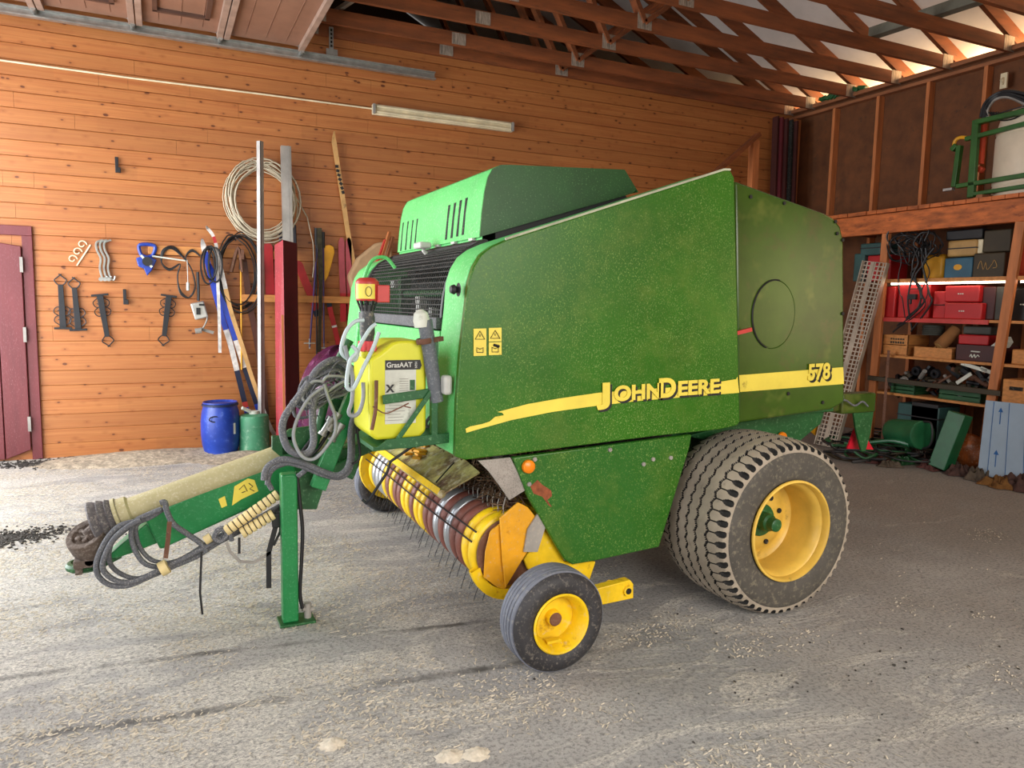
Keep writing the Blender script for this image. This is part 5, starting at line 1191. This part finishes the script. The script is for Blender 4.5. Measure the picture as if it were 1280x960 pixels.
# metal scrap on the lowest shelf
random.seed(41)
for k in range(45):
    x = 1116+k*2.9+random.uniform(-5, 5); c = 487-random.uniform(0, 26)*(1 if 1130 < x < 1240 else .5); p = U(x, c, 0, 7.5+random.uniform(0, .25)); p.z = max(p.z, T4+.05)
    t = MB(); rot = Matrix.Rotation(random.uniform(-1, 1), 3, 'X') @ Matrix.Rotation(random.uniform(-.6, .6), 3, 'Z')
    if k % 3 == 0: d = rot @ V((0, random.uniform(.06, .18), 0)); t.tube([p-d, p+d], random.uniform(.012, .03), 10)
    elif k % 3 == 1: t.obox(p, (random.uniform(.05, .12), random.uniform(.06, .18), random.uniform(.02, .05)), rot)
    else: t.lathe([(.02, -.02), (.05, -.02), (.055, .02), (.02, .02)], p, rot @ V((1, .3, .2)), 14, )
    mm = random.choice(('zinc', 'iron', 'iron', 'box_olive', 'rust')); wl('metal_scrap', t, M[mm], ['dull metal tube in the scrap on the lowest shelf', 'flat dull metal block in the scrap on lowest shelf', 'ring shaped dull metal part in the lowest shelf scrap'][k % 3], 'scrap', ['scrap tubes on the lowest shelf', 'scrap blocks on the lowest shelf', 'scrap rings on the lowest shelf'][k % 3], bevel=.002)
for k, (a, c, dx, dy) in enumerate(((1218, 459, 16, 5), (1205, 473, 9, -6), (1233, 463, 7, 3))):
    t = MB(); t.bar(U(a-dx, c-dy, 0, 7.42), U(a+dx, c+dy, 0, 7.42), .015, .035); wl('foam_strip', t, M['paper'], ['long cream strip on top of the metal scrap', 'white angled strip low in the metal scrap', 'short pale strip at the post end of scrap'][k], 'strip')
crate('plastic_crate', 'green plastic crate under long grey bar, ramp end', (1112,478,1143,496), 7.44, .3, 'crate_green', T4, 3)
crate('plastic_crate', 'green plastic crate under long grey bar, foam panel end', (1172,482,1226,503), 7.44, .3, 'crate_green', T4, 3)
t = MB(); t.bar(U(1086, 472, 0, 7.33), U(1252, 492, 0, 7.33), .05, .05); wl('steel_bar', t, M['box_olive'], 'long grey square bar lying along the lowest shelf front', 'bar', bevel=.003)
t = MB(); p = U(1104, 531, 0, 7.25); q = U(1111, 438, 0, 7.34); t.bar(V((p.x, p.y, 0)), q, .028, .028); wl('steel_rod', t, M['rust'], 'brown square rod leaning on the rack beside the crate', 'rod')
# ramp leaning at the end of the rack
c1, c2 = U(1080, 326, 0, 7.28), U(1110, 329, 0, 7.28); c4, c3 = V((6.86, U(1020, 548, 0, 6.86).y, .02)), V((6.86, U(1046, 548, 0, 6.86).y, .02))
rp = thing('perforated_ramp', 'perforated steel ramp leaning against end of the storage rack', 'ramp', (c3+c4)/2)
t = MB(); NU, NV = 6, 44; nrm = (c2-c1).cross(c4-c1).normalized()*.004
for j in range(NV):
    for i in range(NU):
        def Q(u, v): return c1.lerp(c2, u).lerp(c4.lerp(c3, u), v)
        off = .5 if j % 2 else 0
        u0, u1, v0, v1 = (i)/NU, (i+1)/NU, j/NV, (j+1)/NV; um, vm = (u0+u1)/2, (v0+v1)/2; hu, hv = .33/NU, .36/NV
        o_ = [Q(u0, v0), Q(u1, v0), Q(u1, v1), Q(u0, v1)]; n_i = [Q(um-hu, vm-hv), Q(um+hu, vm-hv), Q(um+hu, vm+hv), Q(um-hu, vm+hv)]
        b0 = len(t.v); t.v += [tuple(p) for p in o_+n_i]
        for k in range(4): t.face((b0+k, b0+(k+1) % 4, b0+4+(k+1) % 4, b0+4+k))
t.build('tread_plate', M['perf'], rp, smooth=0)
for (p, q) in ((c1, c4), (c2, c3)):
    t = MB(); t.bar(p, q, .012, .05, up=nrm); t.build('side_rail', M['perf'], rp)
t = MB(); t.bar(c1.lerp(c2, .42), c4.lerp(c3, .42), .03, .012, up=nrm); t.build('fold', M['perf'], rp)
t = MB(); t.prism([U(a, c, 1, 6.2) for a, c in ((1017,520),(1030,519),(1022,546),(1014,540))], (0, .02, 0)); wl('orange_board', t, M['orange'], 'small orange yellow board leaning behind perforated ramp foot', 'board')
# floor clutter in front of the rack
tb_ = sbox('toolbox', 'teal toolbox with dark lid on floor under shelves', 'toolbox', (1120,506,1172,536), 7.35, .35, 'box_teal', .0, lid=.78)
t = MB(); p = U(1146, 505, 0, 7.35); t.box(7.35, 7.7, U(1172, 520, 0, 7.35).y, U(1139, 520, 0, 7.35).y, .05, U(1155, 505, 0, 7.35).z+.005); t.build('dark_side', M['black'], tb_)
wc = thing('watering_can', 'large green watering can lying on its side among hoses', 'can', (7.05, 5.15, .08))
pa, pb = U(1113, 538, 0, 7.05), U(1153, 544, 0, 6.95); ax = (pb-pa).normalized(); 
t = MB(); Ln = (pb-pa).length
t.lathe([(0, 0), (.10, .0), (.125, .03), (.135, .10), (.145, Ln-.03), (.148, Ln), (.140, Ln+.01), (.10, Ln+.012), (0, Ln+.0)], pa, ax, 32); t.build('body', M['wgreen'], wc)
t = MB(); t.tube(spline([pb+V((0, 0, .14)), pb+ax*.10+V((0, 0, .13)), pb+ax*.13, pb+ax*.10+V((0, 0, -.10)), pb+V((0, 0, -.14))], 5), .011, 8); t.build('handle', M['black'], wc)
t = MB(); sp0 = pa.lerp(pb, .8)+V((-.08, 0, -.10)); t.tube(spline([sp0, U(1115, 551, 0, 6.85), U(1088, 553, 0, 6.8)], 5), [.035, .032, .03, .028, .026, .024, .022, .021, .020, .019, .018], 10); t.build('spout', M['wgreen'], wc)
t = MB(); a, c = U(1201, 517, 0, 7.08), U(1176, 575, 0, 6.98); c.z = .03
t.bar(c, a, .17, .15, up=(1, 0, .2)); o = wl('metal_housing', t, M['wgreen'], 'green painted steel box section leaning before orange sack', 'housing', bevel=.006)
t = MB(); 
p = U(1214, 545, 0, 7.3); rows = []
for i in range(15):
    th = PI*i/14; rows.append([V((p.x, p.y, .18))+V((.13*math.sin(th)*math.cos(f)*(1+.15*math.sin(3*f+th*4)), .17*math.sin(th)*math.sin(f)*(1+.12*math.cos(4*f)), .19*math.cos(th))) for f in [2*PI*k/20 for k in range(20)]])
t.grid(rows, cv=True); wl('plastic_sack', t, mat('orange_sack', '#8f4a1e', .35, var=.3, vscale=9, dust=.15), 'crumpled orange plastic sack on floor behind green housing', 'sack', smooth=25)
# foam panel with arrows
q = [U(1232, 500, 0, 7.18), U(1300, 507, 0, 7.18), U(1300, 605, 0, 7.0), U(1222, 586, 0, 7.0)]
for p in q[2:]: p.z = .045
fp = thing('insulation_panel', 'pale blue insulation panel with blue arrows leaning on the rack', 'panel', (7.0, 4.2, .04))
nrm = (q[1]-q[0]).cross(q[3]-q[0]).normalized(); nrm = nrm if nrm.x < 0 else -nrm
t = MB(); t.prism(q, -nrm*.05); t.build('panel', M['foam'], fp, bevel=.004)
def on(u, v): return q[0].lerp(q[1], u).lerp(q[3].lerp(q[2], u), v) + nrm*.003
t = MB()
for u in (.17, .46, .75): t.bar(on(u, 0.01), on(u, .99), .004, .002, up=nrm)
t.build('printed_line', M['bluepen'], fp)
for (u, v0, v1) in ((.31, .10, .30), (.29, .66, .86)):
    t = MB(); t.bar(on(u, v0), on(u, v1), .007, .002, up=nrm); t.prism([on(u, v0-.02), on(u-.045, v0+.04), on(u+.045, v0+.04)], nrm*.001); t.build('arrow', M['bluepen'], fp)
# hoses, rags
random.seed(51); t = MB()
for k in range(120):
    c = U(random.uniform(1050, 1195), random.uniform(549, 576), 2, .03); rr = random.uniform(.08, .28); a0 = random.uniform(0, 6); z = random.uniform(.02, .10)
    t.tube(spline([V((c.x+rr*math.cos(a0+q)*random.uniform(.8, 1.2), c.y+rr*1.3*math.sin(a0+q), z+random.uniform(-.012, .04))) for q in [j*.8 for j in range(random.randint(4, 8))]], 4), random.uniform(.008, .018), 6); t.mi = random.choice((0, 0, 0, 1, 2))
o = wl('hose_tangle', t, [M['black'], M['box_olive'], M['crate_green']], 'dark heap of tangled hoses and ropes on floor before the rack', 'hoses', smooth=60); o['kind'] = 'stuff'
def rag(c, rx, ry, h, m_, label, seed):
    random.seed(seed); n = 30; t = MB(); rows = []; ph = [random.uniform(0, 6) for _ in range(6)]
    for i in range(n+1):
        r_ = []
        for j in range(2*n):
            f = 2*PI*j/(2*n); s = i/n; w_ = 1+.18*math.sin(3*f+ph[0])+.12*math.sin(5*f+ph[1])+.07*math.sin(9*f+ph[2])
            zz = h*.95*(1-s**2.6)*(1+.45*math.sin(4*f+ph[3]+s*7)*(.4+s)+.38*math.sin(7*f+ph[4]-s*11)*(.3+s)+.25*math.sin(13*f+ph[5]+s*17)*s)+.006
            r_.append(V((c.x+rx*s*w_*math.cos(f), c.y+ry*s*w_*math.sin(f), max(.004, zz))))
        rows.append(r_)
    t.grid(rows, cv=True); wl('rag', t, M[m_], label, 'rag', smooth=25)
for k, (px, rx, ry, h, m_, lb_) in enumerate((((1063, 568), 0.1, 0.13, 0.05, 'rag4', 'dusky red rag lying beside the rear light bracket'),
    ((1092, 577), 0.13, 0.15, 0.06, 'rag4', 'red brown rag before the watering can spout'),
    ((1112, 583), 0.12, 0.1, 0.04, 'rag2', 'small grey brown cloth before the watering can'),
    ((1128, 579), 0.12, 0.12, 0.05, 'crate_green', 'greenish rag on floor before the watering can'),
    ((1150, 577), 0.13, 0.15, 0.09, 'rag', 'brown bunched rag at the foot of the green housing'),
    ((1166, 586), 0.14, 0.13, 0.06, 'rag4', 'dusky red cloth on floor in front of green housing'),
    ((1184, 584), 0.15, 0.14, 0.09, 'rag2', 'grey brown cloth heap between housing and foam panel'),
    ((1202, 594), 0.15, 0.14, 0.07, 'rag', 'dark brown cloth at the front of the rag row'),
    ((1213, 586), 0.13, 0.12, 0.11, 'rag3', 'mustard yellow rag at the foot of foam panel'),
    ((1226, 599), 0.16, 0.15, 0.08, 'rag2', 'wide grey brown cloth low in the rag row'),
    ((1240, 592), 0.14, 0.14, 0.12, 'rag', 'brown cloth crumpled against the foam panel'),
    ((1250, 608), 0.16, 0.14, 0.07, 'rag3', 'ochre brown cloth lowest in the rag row'),
    ((1262, 599), 0.15, 0.16, 0.11, 'rag4', 'reddish brown cloth heaped before the foam panel'),
    ((1277, 612), 0.16, 0.18, 0.1, 'rag', 'dark brown cloth heap at the photo edge'))):
    rag(U(*px, 2, 0), rx, ry, h, m_, lb_, 60+k)
t = MB(); p0, p1 = U(1040, 568, 2, 0), U(1056, 573, 2, 0); t.bar(p0+V((0, 0, .01)), p1+V((0, 0, .01)), .05, .02); wl('white_strip', t, M['white'], 'flat white strip on floor before the hose heap', 'strip')

# sprayer on the loft
XP = 7.62
sy = thing('field_sprayer', 'white sprayer tank in a green steel frame up on loft', 'sprayer', (7.95, 4.6, 2.705))
def S3(px, py, x=XP): return U(px, py, 0, x)
cy = 4.42; 
t = MB(); tc = V((7.97, 4.68, 2.72)); t.lathe([(0, 0), (.30, .0), (.33, .03), (.335, .12), (.325, .14), (.335, .16), (.335, .62), (.325, .64), (.335, .66), (.30, .82), (.20, .90), (.12, .93), (.12, .97), (0, .98)], tc, (0, 0, 1), 40); t.build('tank', M['tankwhite'], sy)
fr = M.setdefault('frame_green', mat('sprayer_frame_green', '#2c5a22', .4))
for (a, c, w_, h_) in (((1221,150),(1214,247),.07,.05), ((1221,153),(1300,135),.05,.07), ((1207,174),(1300,150),.045,.045), ((1200,182),(1193,234),.05,.06), ((1196,233),(1300,216),.045,.05), ((1215,243),(1300,230),.04,.05), ((1196,181),(1190,188),.05,.05)):
    t = MB(); p, q_ = S3(*a), S3(*c); t.bar(p, q_, w_, h_, up=(1, 0, 0)); t.build('frame_tube', fr, sy, bevel=.006)
t = MB(); t.tube(spline([S3(1192, 184), S3(1194, 176), S3(1200, 172), S3(1208, 172)], 5), .018, 8); t.build('yellow_hose', M['yellowp'], sy)
t = MB(); t.bar(S3(1229, 156, 7.7), S3(1225, 205, 7.7), .05, .05, up=(1, 0, 0)); t.obox(S3(1226, 212, 7.7), (.05, .05, .05), Matrix.Rotation(.7, 3, 'X')); t.build('orange_arm', M['orangecase'], sy)
t = MB(); t.obox(S3(1186, 237), (.05, .10, .025)); t.build('fold_hook', M['alu'], sy)
t = MB(); t.box(7.5, 7.95, 4.86, 4.92, 2.705, 2.76); t.build('timber_block', M['plate'], sy)
random.seed(71); t = MB()
for k in range(11):
    o_ = random.uniform(-6, 6)
    t.tube(spline([U(1226+k, 148+o_*.5, 0, 7.7), U(1232+o_*.5, 132+o_, 0, 7.72), U(1244, 120+o_*.8, 0, 7.75), U(1262, 116+o_, 0, 7.75), U(1290, 124+o_*2, 0, 7.75)], 5), random.choice((.008, .012, .018)), 6); t.mi = random.choice((0, 0, 1, 2))
for k in range(5): t.mi = 0; t.tube(spline([U(1236+k*3, 140, 0, 7.66), U(1248, 150-k*2, 0, 7.64), U(1268, 148-k*3, 0, 7.64), U(1292, 134-k, 0, 7.66)], 5), .007, 6)
t.build('hose_bundle', [M['black'], M['orangecase'], M['zinc']], sy, smooth=60)
p = U(1255, 101, 0, XR-.11); t = MB(); t.obox(p, (.02, .07, .16)); t.tube([p+V((-.02, 0, .03)), p+V((-.06, 0, 0)), p+V((-.02, 0, -.04))], .008, 6); wl('wall_bracket', t, M['cream'], 'small yellowish bracket on wall above the sprayer hoses', 'bracket')
